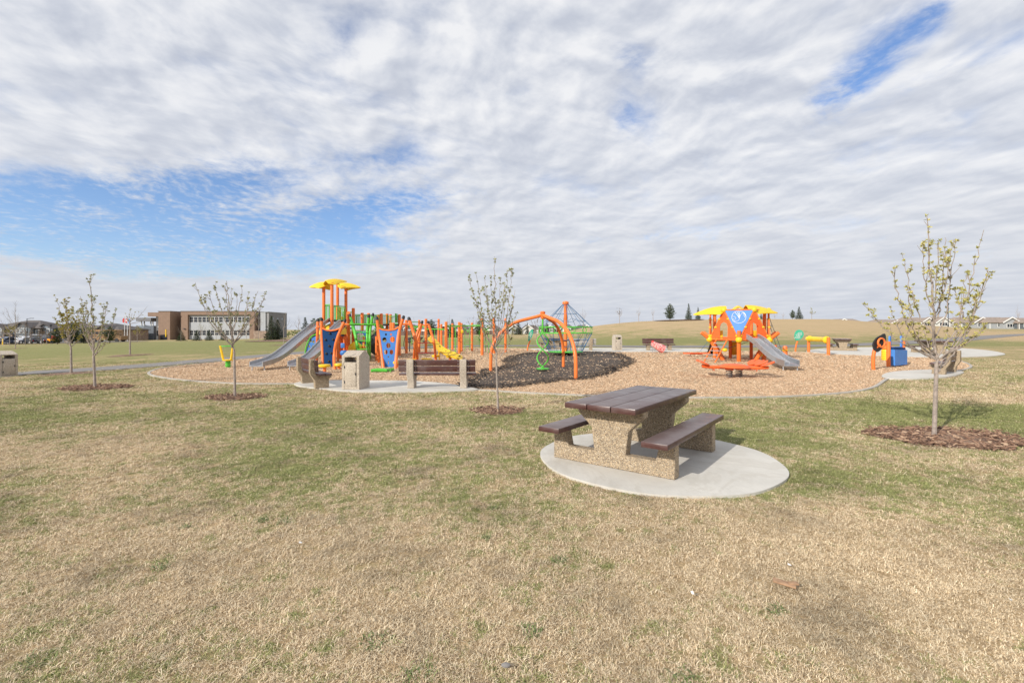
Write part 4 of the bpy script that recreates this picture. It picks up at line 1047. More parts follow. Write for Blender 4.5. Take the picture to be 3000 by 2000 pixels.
# steel slide with ribbed bed
s0 = mids[0].lerp(mids[1], .50)+Z3*.02; s1 = G(2320, 1088); s1.z += .0
s0 = mids[0].lerp(mids[1], .42)
hd = Vector((s1.x-s0.x, s1.y-s0.y, 0)); Ls = hd.length; hd.normalize(); hn = Vector((-hd.y, hd.x, 0))
def slide(par, s0, s1, w, prof, ribs=True, rail=.16, mats=('steel', 'galv')):
    hd = Vector((s1.x-s0.x, s1.y-s0.y, 0)); Ls = hd.length; hd.normalize(); hn = Vector((-hd.y, hd.x, 0)); zb = s1.z
    pts = [s0+hd*(Ls*f)+Z3*((zb+(s0.z-zb)*k)-s0.z) for f, k in prof]; pts = catmull(pts, 5)
    vs = []; fs = []; sec = [(-w/2-.03, rail), (-w/2, rail+.01), (-w/2, .04), (-w/2+.05, 0), (w/2-.05, 0), (w/2, .04), (w/2, rail+.01), (w/2+.03, rail), (w/2+.03, -.03), (-w/2-.03, -.03)]
    n = len(sec)
    for p in pts:
        for x, z in sec: vs.append(p+hn*x+Z3*z)
    for i in range(len(pts)-1):
        for k in range(n): a = i*n+k; b = i*n+(k+1) % n; fs.append((a, b, b+n, a+n))
    fs.append(tuple(range(n))); fs.append(tuple(range((len(pts)-1)*n, len(pts)*n)))
    sl = MB().add(vs, fs).build('slide', M[mats[0]], par, world=True)
    for s in (-1, 1): MB().tube([p+hn*s*(w/2+.012)+Z3*(rail+.01) for p in pts], .02, 6).build('side_rail', M[mats[1]], sl, world=True)
    if ribs:
        rb = MB(); m = len(pts)
        for i in range(4, m-6):
            for h_ in (0, .5):
                p = pts[i].lerp(pts[i+1], h_); rb.tube([p+hn*(-w/2+.02)+Z3*.025, p+hn*(w/2-.02)+Z3*.025], .013, 4)
                for s in (-1, 1): rb.tube([p+hn*s*(w/2+.034)-Z3*.02, p+hn*s*(w/2+.034)+Z3*(rail)], .007, 4)
        rb.build('ribs', M[mats[1]], sl, world=True)
    e = pts[-1]
    for s in (-1, 1): MB().tube([e-hd*.15+hn*s*(w/2)-Z3*.02, e-hd*.12+hn*s*(w/2)-Z3*(e.z-Hm(e.x, e.y)+.05)], .02, 6).build('slide_foot', M[mats[1]], sl, world=True)
    return sl
slide(ph, s0+Z3*.05, s1+Z3*.22, .5, [(0, 1.0), (.06, .98), (.25, .78), (.5, .42), (.7, .18), (.84, .06), (1, .0)], rail=.19)
# ladder with white rungs on the left
A = mids[5].lerp(mids[0], .25); B = mids[5].lerp(mids[0], .62); o_ = G(2080, 1061)-A; 
for e in (A, B): MB().tube([e, Vector((e.x-.95, e.y-.75, Hm(e.x, e.y)-.05))], .03, 8).build('ladder_rail', M['orange'], ph, world=True)
for i in range(1, 6):
    f = i/6; d = Vector((-.95, -.75, 0)); a_ = A+d*f; a_.z = A.z*(1-f)+C0.z*f; b_ = B+d*f; b_.z = a_.z
    MB().box((a_+b_)/2, ((b_-a_).length, .11, .03), rz=math.atan2((b_-a_).y, (b_-a_).x)).build('rung', M['galv'], ph, world=True)
# dark ramp behind, rope net at the back right
A, B = hx(1.3, 250, 1.0), hx(1.3, 285, 1.0); q0, q1 = G(2070, 1038), G(2108, 1038); vs = [A, B, q1, q0]
MB().add([v for v in vs]+[v-Z3*.05 for v in vs], [(0,1,2,3),(7,6,5,4),(0,4,5,1),(1,5,6,2),(2,6,7,3),(3,7,4,0)]).build('climbing_ramp', M['black'], ph, world=True)
nt_ = MB(); a0, a1 = hx(1.35, 75, 2.1), hx(1.35, 110, 1.0); g0, g1 = G(2292, 1037), G(2215, 1040)
for i in range(7):
    f = i/6; nt_.tube([a0.lerp(a1, f), g0.lerp(g1, f)+Z3*.1], .012, 4)
    if i: nt_.tube([a0.lerp(g0, f), a1.lerp(g1, f)], .010, 4)
nt_.build('rope_net', M['rope'], ph, world=True)
MB().tube([A+Z3*.2, P(2050, 1030, 25.5)], .012, 4).build('guy_rope', M['rope'], ph, world=True)
tx = G(2125, 1058)
MB().tube([hx(1.45, 15, .95), hx(1.2, -35, .55), hx(.9, -60, .45)], .012, 4).build('loose_rope', M['black'], ph, world=True)
MB().lathe(P(2123.5, 1025, 22.2), [(.03,-.08),(.1,-.05),(.12,0),(.09,.06),(.03,.08)], 10).build('rope_knob', M['yellow'], ph, world=True)

# ================================================================== climbing walls, net tower, crossed poles
cw = thing('climbing_frame', 'linked climbing frame with two blue panels, green ladder tower and crossed orange poles', 'climbing frame', GZ(1060, 19.7))
def pole(name, pts, r, mat, par, cap=True, tipmat='black'):
    o = MB().tube(catmull(pts, 4) if len(pts) > 2 else pts, r, 10).build(name, M[mat], par, world=True)
    if cap:
        d = (pts[0]-pts[1]).normalized(); MB().tube([pts[0]-d*.02, pts[0]+d*.08, pts[0]+d*.13], [r*1.05, r*1.0, r*.5], 10).build('cap', M[tipmat], o, world=True)
    return o
def PG(px, py): return G(px, py)-Z3*.08
def panel(pts, Z, mat, holes=None, name='climbing_panel', par=None):
    U, V = X3, Z3; O = P(pts[0][0], pts[0][1], Z); k = Z/F
    f = lambda x, y: ((x-pts[0][0])*k, (pts[0][1]-y)*k)
    hs = []
    for hx_, hy_, r_, rr in (holes or []):
        n = 6 if r_ > 4 else 5; hs.append([f(hx_+r_*math.cos(2*PI*i/n+.3), hy_+rr*math.sin(2*PI*i/n+.3)) for i in range(n)])
    return MB().prism([f(*p) for p in pts], O, U, V, .035, [h[::-1] for h in hs] if hs else None).build(name, M[mat], par or cw, world=True)
pole('pole', [P(931.5,941,21.3), P(929.5,1000,21.3), PG(927,1063)], .065, 'orange', cw)
pole('pole', [P(942,939,19.9), P(944,1000,19.9), PG(947.5,1077)], .068, 'orange', cw)
pole('pole', [P(1009,942,19.3), P(998,966,19.3), P(985,1003,19.3), P(979,1045,19.3), PG(981,1084)], .06, 'orange', cw)
pw = panel([(944.4,964),(957,969),(970,970.5),(983,968.5),(997,963.7),(990,980),(985,997),(981,1020),(979,1045),(977,1073),(950.8,1073)], 19.6, 'darkblue')
for x, y in ((967,976),(954.5,995),(976.5,994),(965,1013),(956.5,1035),(971,1034),(964,1058)):
    MB().ball(P(x, y, 19.6)-Vector((0, .04, 0)), (.048, .04, .05), 8).build('hand_hold', M['black'], pw, world=True)
MB().tube(ppts([(944,961),(957,967),(970,968.5),(983,966.5),(999,961)], 19.55), .035, 8).build('top_bar', M['orange'], cw, world=True)
pole('pole', [P(1105,936,20.0), P(1114,1000,20.0), PG(1124,1078)], .066, 'orange', cw)
pole('pole', [P(1181,933,19.6), P(1167,985,19.6), PG(1158,1081)], .066, 'orange', cw)
pole('pole', [P(1107,960,21.3), PG(1110,1063)], .06, 'orange', cw, cap=False)
panel([(1111,964),(1122,968.5),(1140,970),(1156,967.5),(1169.6,960),(1162,1000),(1156,1076),(1125.6,1075),(1121,1030)], 19.7, 'blue',
      [(1131,979.5,3.4,4),(1145.5,979.5,3.4,4),(1126.5,995,7,8),(1150,994,8,9.5),(1138,1012,7,9),(1130.5,1031,6,8),(1147,1031,6,8),(1138,1045,2.5,3),(1138,1062,2.2,7)])
MB().tube(ppts([(1109,961.5),(1122,966),(1140,967.5),(1156,965),(1171,957)], 19.68), .035, 8).build('top_bar', M['orange'], cw, world=True)
MB().tube(ppts([(936,956),(931,958),(925,962)], 20), .03, 6).build('link_bar', M['orange'], cw, world=True)
MB().tube(ppts([(1001,952),(1012,950),(1022,950)], 20), .04, 6).build('link_bar', M['orange'], cw, world=True)
# orange straight mast by the net tower
pole('pole', [P(1020.5,916,22), PG(1021,1047)], .085, 'orange', cw, cap=False)
# green net tower
for pts in ([(1026,927),(1038,965),(1044,1000),(1047,1052)], [(1080,929),(1076,970),(1077,1010),(1083,1053)], [(1092,925),(1085,965),(1083,1010),(1084,1048)], [(1028,940),(1041,985),(1049,1020),(1052,1056)]):
    Z_ = 21.5; pole('green_pole', [P(x, y, Z_) for x, y in pts[:-1]]+[PG(*pts[-1])], .055, 'green', cw, tipmat='black')
for y, x0, x1 in ((949,1022,1102),(973,1040,1080),(985,1042,1080),(998,1045,1082),(1011,1046,1082),(1023,1047,1083)):
    MB().tube([P(x0, y, 21.4), P(x1, y+(1 if y < 960 else 0), 21.4)], .024 if y in (949,973,998,1023) else .014, 6).build('crossbar', M['green'], cw, world=True)
nt_ = MB()
for i in range(6): x = 1046+i*6.5; nt_.tube([P(x, 950, 21.5), P(x+1, 1023, 21.5)], .009, 4)
nt_.build('net', M['green'], cw, world=True)
for i in range(5):
    pts = [P(1094+i*2, 950+i*3, 21.8), P(1103+i*2, 956+i*2.4, 21.8), P(1114, 951+i*4, 21.9), P(1124, 957+i*2, 22)]
    MB().tube(catmull(pts, 4), .018, 5).build('curved_bar', M['green'], cw, world=True)
# low green beam
bm_ = thing('balance_beam', 'low green balance beam in front of the holed blue panel', 'balance beam', GZ(1120, 17.6))
MB().tube([P(1087,1086,17.5), P(1105,1084,17.6), P(1130,1085,17.6), P(1152,1081,18.2)], [.06, .075, .07, .05], 8).build('beam', M['green'], bm_, world=True)
for x in (1097, 1144): MB().tube([P(x, 1084, 17.6), GZ(x, 17.6)-Z3*.08], .025, 6).build('leg', M['green'], bm_, world=True)
# crossed poles
pole('pole', [P(1199.5,937,20.3), P(1211,972,20.3), P(1219,1005,20.3), PG(1223,1066)], .07, 'orange', cw)
pole('pole', [P(1235,947,21), P(1222,978,21), P(1216,1005,21), PG(1212,1062)], .06, 'orange', cw)
pole('pole', [P(1255,948,22), P(1267,985,22), P(1273,1012,22), PG(1277,1056)], .06, 'orange', cw)
pole('pole', [P(1236,949,22.4), P(1230,975,22.4), P(1222,1005,22.4), PG(1218,1058)], .045, 'orange', cw, cap=False)
MB().tube(ppts([(1180,950),(1190,948.5),(1201,950)], 20.4), .045, 8).build('link_bar', M['orange'], cw, world=True)
MB().tube(ppts([(1235,948),(1243,953),(1255,949)], 21.5), .035, 8).build('link_bar', M['orange'], cw, world=True)
MB().tube([P(1222,1005,20.6), P(1272,1004,22)], .022, 6).build('crossbar', M['red'], cw, world=True)
MB().tube([P(1224,1035,20.6), P(1276,1032,22)], .022, 6).build('crossbar', M['red'], cw, world=True)
MB().tube([P(1214,1000,20.9), PG(1217,1060)], .02, 6).build('slim_bar', M['yellow'], cw, world=True)
# yellow plank climber
yc = thing('plank_climber', 'curved yellow plank climber with dark hand slots leaning to the ground', 'climber', GZ(1330, 23))
cl_ = [(1256,986),(1274,1001),(1288,1017),(1306,1029),(1330,1038),(1354,1048)]
wd = [6, 8, 9, 8.5, 8, 5]; c3 = catmull([Vector((x, y, w_)) for (x, y), w_ in zip(cl_, wd)], 5); vs = []; fs = []; n = len(c3)
Zf = lambda i: 23.4-1.4*i/n
top_, bt = [], []
for i, p in enumerate(c3):
    q = c3[min(i+1, n-1)]-c3[max(0, i-1)]; nn = Vector((q.y, -q.x, 0)).normalized(); Z_ = Zf(i); w_ = p.z*.92
    a_ = P(p.x+nn.x*w_, p.y+nn.y*w_, Z_+.25); m_ = P(p.x, p.y+1.2, Z_); b_ = P(p.x-nn.x*w_, p.y-nn.y*w_, Z_-.25)
    for z in (a_, m_, b_): vs.append(z)
    for z in (a_, m_, b_): vs.append(z+Vector((.0, .05, -.07)))
for i in range(n-1):
    o_ = i*6
    for s in (0, 1): fs.append((o_+s, o_+s+1, o_+s+7, o_+s+6)); fs.append((o_+s+9, o_+s+10, o_+s+4, o_+s+3))
    fs += [(o_, o_+6, o_+9, o_+3), (o_+2, o_+5, o_+11, o_+8)]
fs += [(0, 3, 4, 1), (1, 4, 5, 2)]; o_ = (n-1)*6; fs += [(o_+1, o_+4, o_+3, o_), (o_+2, o_+5, o_+4, o_+1)]
yp = MB().add(vs, fs).build('plank', M['yellow'], yc, world=True)
for x, y in ((1257,986),(1288.5,1016),(1347,1044)): MB().ball(P(x, y, 23 if x < 1300 else 22.1)-Vector((0, .04, -.02)), (.06, .04, .035), 8).build('hand_slot', M['black'], yp, world=True)
for i, (x, y) in enumerate([(1264,990),(1271,998),(1280,1005),(1285,1012),(1298,1022),(1305,1027),(1313,1030),(1323,1035),(1332,1037),(1338,1042)]):
    MB().ball(P(x+(i % 2)*3-1.5, y, 22.8-i*.07)-Vector((0, .03, 0)), (.035, .03, .02), 6).build('foot_bump', M['yellow'], yp, world=True)
MB().tube([P(1285,1022,22.8), PG(1288,1058)], .035, 8).build('leg', M['yellow'], yc, world=True)
MB().tube([P(1346,1048,22.1), GZ(1346,22.1)-Z3*.05], .02, 6).build('leg', M['galv'], yc, world=True)

# ================================================================== overhead ladders (posts with green rails)
mk = thing('overhead_ladder', 'row of orange posts joined by green overhead rails behind the yellow plank climber', 'overhead ladder', GZ(1345, 28))
POSTS = [(1190.6,937,1036),(1228,937,1033),(1248,933.5,1036),(1285,934,1028),(1293,949,1026),(1307,942,1040),(1325.5,947,1025.5),(1345.5,943,1036),(1352,946,1031),(1383,945,1029),(1412.5,932,1041),(1447,931,1036),(1481,932,1032)]
pg = []
for x, yt, yb in POSTS:
    g = G(x, yb); r_ = .085 if yb > 1033 else .075; pg.append((g, yt))
    MB().tube([g-Z3*.1, P(x, yt+1, g.y), P(x, yt, g.y)], [r_, r_, r_*.6], 10).build('post', M['orange'], mk, world=True)
def gy(i): return pg[i][0].y
def rail(i, j, y0, y1=None, r_=.028, mat='green', nm='rail'):
    y1 = y1 or y0; MB().tube([P(POSTS[i][0], y0, gy(i)), P(POSTS[j][0], y1, gy(j))], r_, 6).build(nm, M[mat], mk, world=True)
rail(0, 1, 943, 943); rail(0, 1, 954, 955); rail(0, 2, 957, 958); rail(1, 2, 954, 955); rail(2, 3, 941.5, 941.5, .02, 'pole'); rail(2, 5, 964, 964); rail(4, 5, 957, 957, .02, 'pole'); rail(3, 5, 966, 965)
rail(5, 7, 953, 953.5); rail(5, 7, 956.5, 956, .02); rail(7, 9, 953.5, 953.5); rail(8, 9, 955, 956, .02); rail(9, 10, 952.5, 952.5); rail(9, 10, 956, 955, .02); rail(10, 11, 941, 941, .02); rail(10, 11, 953, 953, .025); rail(11, 12, 939, 939, .02, 'pole'); rail(6, 10, 954, 953, .02)
for i in range(14): 
    x = 1311+i*7; MB().tube([P(x, 953, 27.0), P(x+1, 957, 28.2)], .014, 4).build('rung', M['green'], mk, world=True)
for x, y0, y1, Z_ in ((1216,956,1000,26.5),(1273,964,1028,27),(1318,957,1030,28),(1334,960,1033,27),(1362,964,1028,29),(1376,962,1026,29),(1423,958,1030,27.5),(1432,968,1034,27.5),(1205,963,1010,27),(1260,1000,1030,29),(1459,963,1022,29),(1404,968,1016,30)):
    MB().tube([P(x, y0, Z_), P(x, y1, Z_)], .022 if x in (1318,1334,1423) else .014, 5).build('hanging_bar', M['green'], mk, world=True)
MB().tube(catmull(ppts([(1334,960),(1336,957.5),(1341,956),(1348,956)], 27), 4), .02, 5).build('bent_bar', M['green'], mk, world=True)
for i, (x0, x1, y) in enumerate(((1361,1375,994),(1361,1375,1010),(1318,1334,997),(1423,1432,997),(1423,1436,1012),(1302,1318,993),(1376,1384,1002),(1433,1447,1000))):
    MB().tube([P(x0, y, 28), P(x1, y, 28)], .012, 4).build('crossbar', M['green'], mk, world=True)
for k, (x, y) in enumerate(((1216,956),(1370,960),(1424,960))):
    for s in (-1, 1):
        MB().tube(catmull(ppts([(x+1, y+14), (x+s*3, y+6), (x+s*9, y)], 27), 4), .018, 5).build('fan_brace', M['green'], mk, world=True)
nt_ = MB()
for i in range(5): nt_.tube(catmull([P(1388+i*5, 990+3*i, 30), P(1398+i*4, 985+i*6, 30), P(1408+i*3, 1000, 30)], 4), .012, 4)
nt_.build('green_net', M['green'], mk, world=True)
MB().bbox(P(1354, 971, 28.5), (.16, .06, .2), .02).build('counter_box', M['yellow'], mk, world=True)
gr = thing('fitness_pedestal', 'dark green pedestal with a square head behind the second panel', 'pedestal', G(1200, 1031))
MB().tube([(0, 0, -.05), (0, 0, .75)], .035, 8).build('stem', M['pole'], gr); MB().bbox((0, 0, .85), (.22, .18, .18), .02).build('head', M['pole'], gr)
MB().tube(catmull([P(1190,1030,27), P(1183,1010,27), P(1187,985,27), P(1190,960,27)], 5), .02, 5).build('loop_bar', M['pole'], gr, world=True)

# ================================================================== main play tower
tw = thing('play_tower', 'tall play tower with yellow leaf roofs, two steel slides and a green railed bridge', 'play structure', GZ(985, 24.5))
CP = [(948.5,832,24.0),(972.5,828,23.4),(989,830,25.6),(1013.5,832,24.8)]
for x, y, Z_ in CP: MB().tube([GZ(x, Z_)-Z3*.1, P(x, y, Z_)], .078, 12).build('mast', M['orange'], tw, world=True)
wing('leaf_roof', P(951, 824, 24.0)-Z3*.18, (-1, .15, 0), 1.1, .5, .2, .05, tw, -.12)
wing('leaf_roof', P(970, 823, 23.6)-Z3*.16, (.6, .8, 0), 1.2, .4, .24, .0, tw, .12)
wing('leaf_roof', P(1009, 826, 24.8)-Z3*.18, (1, .05, 0), 1.1, .5, .2, .05, tw, -.12)
for a_, b_ in (((978,818),(995,834)),): MB().tube([P(*a_, 24), P(*b_, 24.4)], .025, 6).build('roof_strut', M['yellow'], tw, world=True)
dz = P(975, 940, 24).z
def deck(pts, z, name='deck', mat='pole', th=.08): return MB().prism([(p.x, p.y) for p in pts], (0, 0, z), X3, Y3, th).build(name, M[mat], tw, world=True)
deck([GZ(948,23.9),GZ(972.5,23.3),GZ(1014,24.7),GZ(989,25.6)], dz)
def railing(a, b, z0, z1, n, rr=.016, mat='green'):
    r_ = MB(); r_.tube([Vector((a.x, a.y, z1)), Vector((b.x, b.y, z1))], .022, 6); r_.tube([Vector((a.x, a.y, z0)), Vector((b.x, b.y, z0))], .02, 6)
    for i in range(n+1): p = a.lerp(b, i/n); r_.tube([Vector((p.x, p.y, z0)), Vector((p.x, p.y, z1))], rr, 5)
    return r_.build('railing', M[mat], tw, world=True)
zr = P(975, 893, 24).z
railing(GZ(953,24.0), GZ(969,23.5), dz+.05, zr, 4); railing(GZ(976,23.6), GZ(1011,24.7), dz+.05, zr-.05, 9); railing(GZ(950,24.4), GZ(988,25.5), dz+.05, zr-.02, 7); railing(GZ(1008,25.3), GZ(1016,24.9), dz+.05, zr-.1, 3)
railing(GZ(990,25.4), GZ(1013,24.9), dz+.05, zr-.12, 5)
# bridge posts
BP = [(993.5,899,24.6),(1002,927,26),(1035,902,25.4),(1061,916,25.2),(1080,917,26.2),(1109,921,27.5),(1117,918,26),(1134,918.5,27.2),(1144,920,28),(1146,945,25),(1152,945,24.6),(1170,920.5,27)]
for x, y, Z_ in BP: MB().tube([GZ(x, Z_)-Z3*.1, P(x, y+1, Z_), P(x, y, Z_)], [.085, .085, .05], 10).build('post', M['orange'], tw, world=True)
z1, z0 = P(1080, 922, 26).z, P(1080, 948, 26).z
railing(GZ(1035,25.4), GZ(1080,26.0), z0, z1, 12); railing(GZ(1080,26.1), GZ(1134,27.1), z0+.02, z1, 14); railing(GZ(1040,26.6), GZ(1110,27.6), z0, z1-.03, 16); railing(GZ(1134,27.2), GZ(1170,27), z0, z1-.05, 9); railing(GZ(1005,25.0), GZ(1035,25.4), z0+.1, z1+.12, 4)
deck([GZ(1020,25.0),GZ(1080,25.8),GZ(1172,26.9),GZ(1172,28.2),GZ(1100,28),GZ(1020,26.4)], z0-.06)
deck([GZ(1005,24.4),GZ(1030,24.6),GZ(1034,26),GZ(1004,26)], z0-.25)
for i in range(5): MB().bbox(P(1160+i*.6, 931+i*.1, 26.9), (.03, .4, .5), .01).build('green_panel', M['green'], tw, world=True) if i in (0, 3) else None
# stairs railing towards the right
railing(GZ(1096,25.4), GZ(1118,27), .9, 1.7, 6)
# slides
s0 = P(957, 938, 23.7); s1 = G(750, 1087)
slide(tw, Vector((s0.x, s0.y, dz)), s1+Z3*.2, .5, [(0, 1.0), (.05, .985), (.2, .82), (.45, .50), (.68, .20), (.82, .07), (1, .0)], ribs=False, rail=.14)
s0 = P(1012, 957, 23.6); s1 = G(861, 1086)
slide(tw, Vector((s0.x, s0.y, z0)), s1+Z3*.2, .46, [(0, 1.0), (.05, .985), (.2, .82), (.45, .48), (.68, .18), (.82, .06), (1, .0)], ribs=False, rail=.14)
# left holed side climber, green rimmed
hp = panel([(928,983),(915,988),(905,1003),(899,1020),(895,1042),(912,1040),(930,1034),(936,1010)], 24.2, 'blue', [(911,999,4,5),(919,1001,4,5),(907,1015,3.4,5),(917,1015,3.6,5),(924,1012,3,4),(905,1031,4.5,6),(922,1027,3.5,3.5)], 'climbing_panel', tw)
MB().tube(catmull(ppts([(930,978),(913,985),(903,1000),(896,1020),(893,1043)], 24.15), 4), .03, 6).build('rim', M['green'], hp, world=True)
MB().tube(catmull(ppts([(938,985),(944,1000),(940,1020),(925,1040)], 24.0), 4), .02, 6).build('rim', M['green'], hp, world=True)
# yellow arch hood and assorted lower parts
MB().lathe(P(980, 962, 24.6), [(.75,-.3),(.72,-.1),(.6,.1),(.35,.2),(.1,.24)], 18).build('tunnel_hood', M['yellow'], tw, world=True)
MB().tube(catmull(ppts([(952,957),(962,951),(978,947),(995,951),(1005,962)], 23.7), 4), .025, 6).build('hood_rim', M['green'], tw, world=True)
MB().bbox(P(1056, 990, 25), (.62, .06, .75), .03).build('window_panel', M['blue'], tw, world=True)
MB().lathe(P(1056, 987, 24.92), [(.10,0),(.2,.0),(.22,.03),(.17,.05)], 18, Matrix.Rotation(R(90), 3, 'X')).build('window_ring', M['white'], tw, world=True)
MB().lathe(P(1042, 1018, 24), [(.05,-.3),(.32,-.28),(.36,-.1),(.34,.1),(.1,.3)], 16).build('yellow_pod', M['yellow'], tw, world=True)
MB().bbox(P(1056, 1022, 24.2), (.5, .3, .14), .05).build('yellow_shelf', M['yellow'], tw, world=True)
MB().bbox(P(1008, 988, 25), (.34, .05, .3), .1).build('blue_panel', M['blue'], tw, world=True)
MB().bbox(P(1004, 1012, 24), (.2, .05, .25), .05).build('blue_panel', M['blue'], tw, world=True)
MB().lathe(P(1008, 1033, 22.5), [(.03,-.12),(.16,-.1),(.19,0),(.14,.1),(.03,.12)], 12).build('blue_seat', M['blue'], tw, world=True)
# dark tube slide right of the tower
pts = [P(1124,975,26), P(1106,988,25.4), P(1097,1006,24.8), P(1105,1022,24.2)]
MB().tube(catmull(pts, 5), [.30+.06*math.sin(i) for i in range(16)], 14).build('tube_slide', M['black'], tw, world=True)
for x, Z_ in ((1009,24.2),(968,23.9),(1066,24),(1001,24.8),(990,22.8),(1103,23)):
    MB().tube([GZ(x, Z_)-Z3*.1, P(x, 985 if x != 968 else 950, Z_)], .06, 8).build('short_post', M['orange'], tw, world=True)
# ================================================================== trees
def leafmat(name, a, b_, c):
    m, t, b = new_mat(name)
    oc = t.n.new('ShaderNodeTexCoord').outputs['Object']
    t.l.new(t.ramp(t.noise(oc, 7, 3, .6), [(.3, a), (.5, b_), (.7, c)]), b.inputs['Base Color']); b.inputs['Roughness'].default_value = .6
    b.inputs['Specular IOR Level'].default_value = .3; return m
M['spring_leaf'] = leafmat('young_spring_leaf', (.28, .28, .08), (.44, .41, .13), (.58, .50, .20))
M['leaf2'] = leafmat('grey_green_young_leaf', (.22, .25, .10), (.35, .36, .16), (.48, .43, .22))
M['needle'] = leafmat('pine_needle', (.03, .055, .018), (.055, .085, .028), (.10, .12, .04))
M['needle2'] = leafmat('spruce_needle', (.028, .05, .02), (.05, .075, .03), (.085, .10, .045))
M['bud'] = leafmat('brown_bud_twigs', (.12, .08, .06), (.19, .13, .09), (.26, .19, .13))
M['yleaf'] = leafmat('yellow_green_leaf', (.22, .22, .05), (.38, .34, .07), (.52, .42, .10))
def leaf_tuft(mb, p, d, n, L, rn):
    for i in range(n):
        a = Vector((rn.uniform(-1, 1), rn.uniform(-1, 1), rn.uniform(-.5, 1))).normalized(); a = (a+d*.5).normalized()
        s = a.cross(Vector((rn.uniform(-1, 1), rn.uniform(-1, 1), rn.uniform(-1, 1)))).normalized(); l = L*rn.uniform(.6, 1.2); w = l*.20
        q = p+a*.004; l *= .82; n_ = a.cross(s)*l*.12
        mb.add([q, q+a*l*.45+s*w+n_, q+a*l, q+a*l*.45-s*w+n_], [(0, 1, 2, 3)])
def sapling(label, base, fork, tips, Z=None, seed=1, trunk_r=.035, leaves=1.0, L=.04, leafm='spring_leaf', twigs=6, group='young saplings in the lawn', wellr=None, depth=.45, low=None, cat='tree', name='sapling', tw_len=.3, bend=.08):
    """base, fork, tips in photograph pixels; the tree stands at its own ground point"""
    rn = random.Random(seed); g = G(*base) if Z is None else GZ(base[0], Z); Z_ = g.y; k = Z_/F
    def loc(px, py, dy=0): return Vector(((px-CX)*k-g.x, dy, CH-(py-HY)*k-g.z))
    t = thing(name, label, cat, g, 0, group)
    F0 = loc(*fork); tr = MB(); lf = MB()
    r0 = trunk_r*(.8 if Z_ < 40 else .55)
    tr.tube(catmull([(0, 0, -.05), (r0*.3, 0, .04), (F0.x*.45+r0*.2, .0, F0.z*.5), F0], 4), [r0*1.5, r0*1.25]+[r0*(1.12-.03*i) for i in range(11)], 9)
    lead = None
    for i, tp in enumerate(tips):
        dy = rn.uniform(-1, 1)*depth*(1 if i else .1); T = loc(tp[0], tp[1], dy); rr = r0*(.62 if i == 0 else rn.uniform(.26, .40))
        if i == 0: st = F0
        elif len(tp) > 2: st = loc(tp[2], tp[3], 0)
        else:
            hh = max(0, min(.30, ((T.z-F0.z)/(lead[-1].z-F0.z)-.25)*.55))*rn.uniform(.2, 1.1); st = lead[int(hh*(len(lead)-1))].copy()
        dx = T-st; s_ = rn.uniform(.0, .10)+bend
        mid1 = st+Vector((dx.x*(.38+s_), dx.y*.38, dx.z*.27)); mid2 = st+Vector((dx.x*(.70+s_*.7), dx.y*.72, dx.z*.62))
        if i == 0: mid1, mid2 = st.lerp(T, .33), st.lerp(T, .68)
        pts = catmull([st, mid1, mid2, T], 7); n = len(pts)
        for j in range(1, n-1): pts[j] += Vector((rn.uniform(-1, 1), rn.uniform(-1, 1), 0))*.011*dx.length
        if i == 0: lead = pts
        tr.tube(pts, [rr*(1-.86*j/(n-1))+.002 for j in range(n)], 6)
        ntw = max(2, int(twigs*dx.length/1.2*rn.uniform(.8, 1.2)))
        for q in range(ntw):
            f = rn.uniform(.28, .97); j = int(f*(n-1)); p = pts[j]; dirp = (pts[min(j+1, n-1)]-pts[j-1]).normalized()
            a = rn.uniform(0, 2*PI); side = Vector((math.cos(a), math.sin(a), 0)); l = tw_len*rn.uniform(.35, 1)*(1.15-.6*f)
            e = p+(dirp*rn.uniform(.7, 1.2)+side*rn.uniform(.4, .9)+Z3*.2).normalized()*l; m_ = (p+e)/2+Vector((0, 0, -.02*l))
            tr.tube([p, m_, e], [.0045, .0035, .002], 4, cap=False)
            if leaves:
                for h_ in (1., .66, .33):
                    if rn.random() < leaves*(1 if h_ == 1 else .4): leaf_tuft(lf, p.lerp(e, h_), dirp, rn.randint(8, 13), L, rn)
        if leaves:
            for j in range(int(n*.35), n):
                if rn.random() < leaves*.5: leaf_tuft(lf, pts[j], Z3, rn.randint(5, 9), L, rn)
    tr.build('trunk', M['bark'], t)
    if lf.v: lf.build('crown', M[leafm], t, smooth=False)
    if wellr: well(Vector((g.x+wellr[2], g.y, 0)), wellr[0], wellr[1])
    return t
def cpx(lst, ox, oy, sc): return [(ox+a[0]/sc, oy+a[1]/sc)+((ox+a[2]/sc, oy+a[3]/sc) if len(a) > 2 else ()) for a in lst]
sapling('biggest sapling, close on the right, with yellow-green leaf tufts', (2735,1283), (2540+432/2.12, 600+985/2.12),
    cpx([(370,70),(600,205),(560,190,432,960),(300,255),(150,405,425,960),(62,600,420,950),(75,530,425,930),(700,430,440,1000),(755,570,450,960),(705,765,440,1035),(455,230),(330,250,400,640),(540,430,470,1000),(625,450,450,960),(130,640,400,950),(500,200,440,700),(625,260,520,450),(535,750,480,930),(400,760,430,960),(720,510,600,700),(270,300,400,800)], 2540, 600, 2.12), seed=11, trunk_r=.038, L=.052, twigs=8, leaves=.8, depth=.55, wellr=(1.02,.70,.18), tw_len=.26)
sapling('slim sapling in front of the twister arch, left of the picnic table', (1458,1205), (1350+325/3.136, 740+985/3.136),
    cpx([(308,35),(85,235),(150,210),(215,215),(270,210),(430,190),(470,155),(500,335),(510,540,360,960),(145,430),(360,250),(400,280),(230,330),(490,400),(180,560)], 1350, 740, 3.136), seed=5, trunk_r=.027, L=.042, twigs=9, leaves=.9, leafm='leaf2', depth=.4, wellr=(.5,.42,0), tw_len=.2)
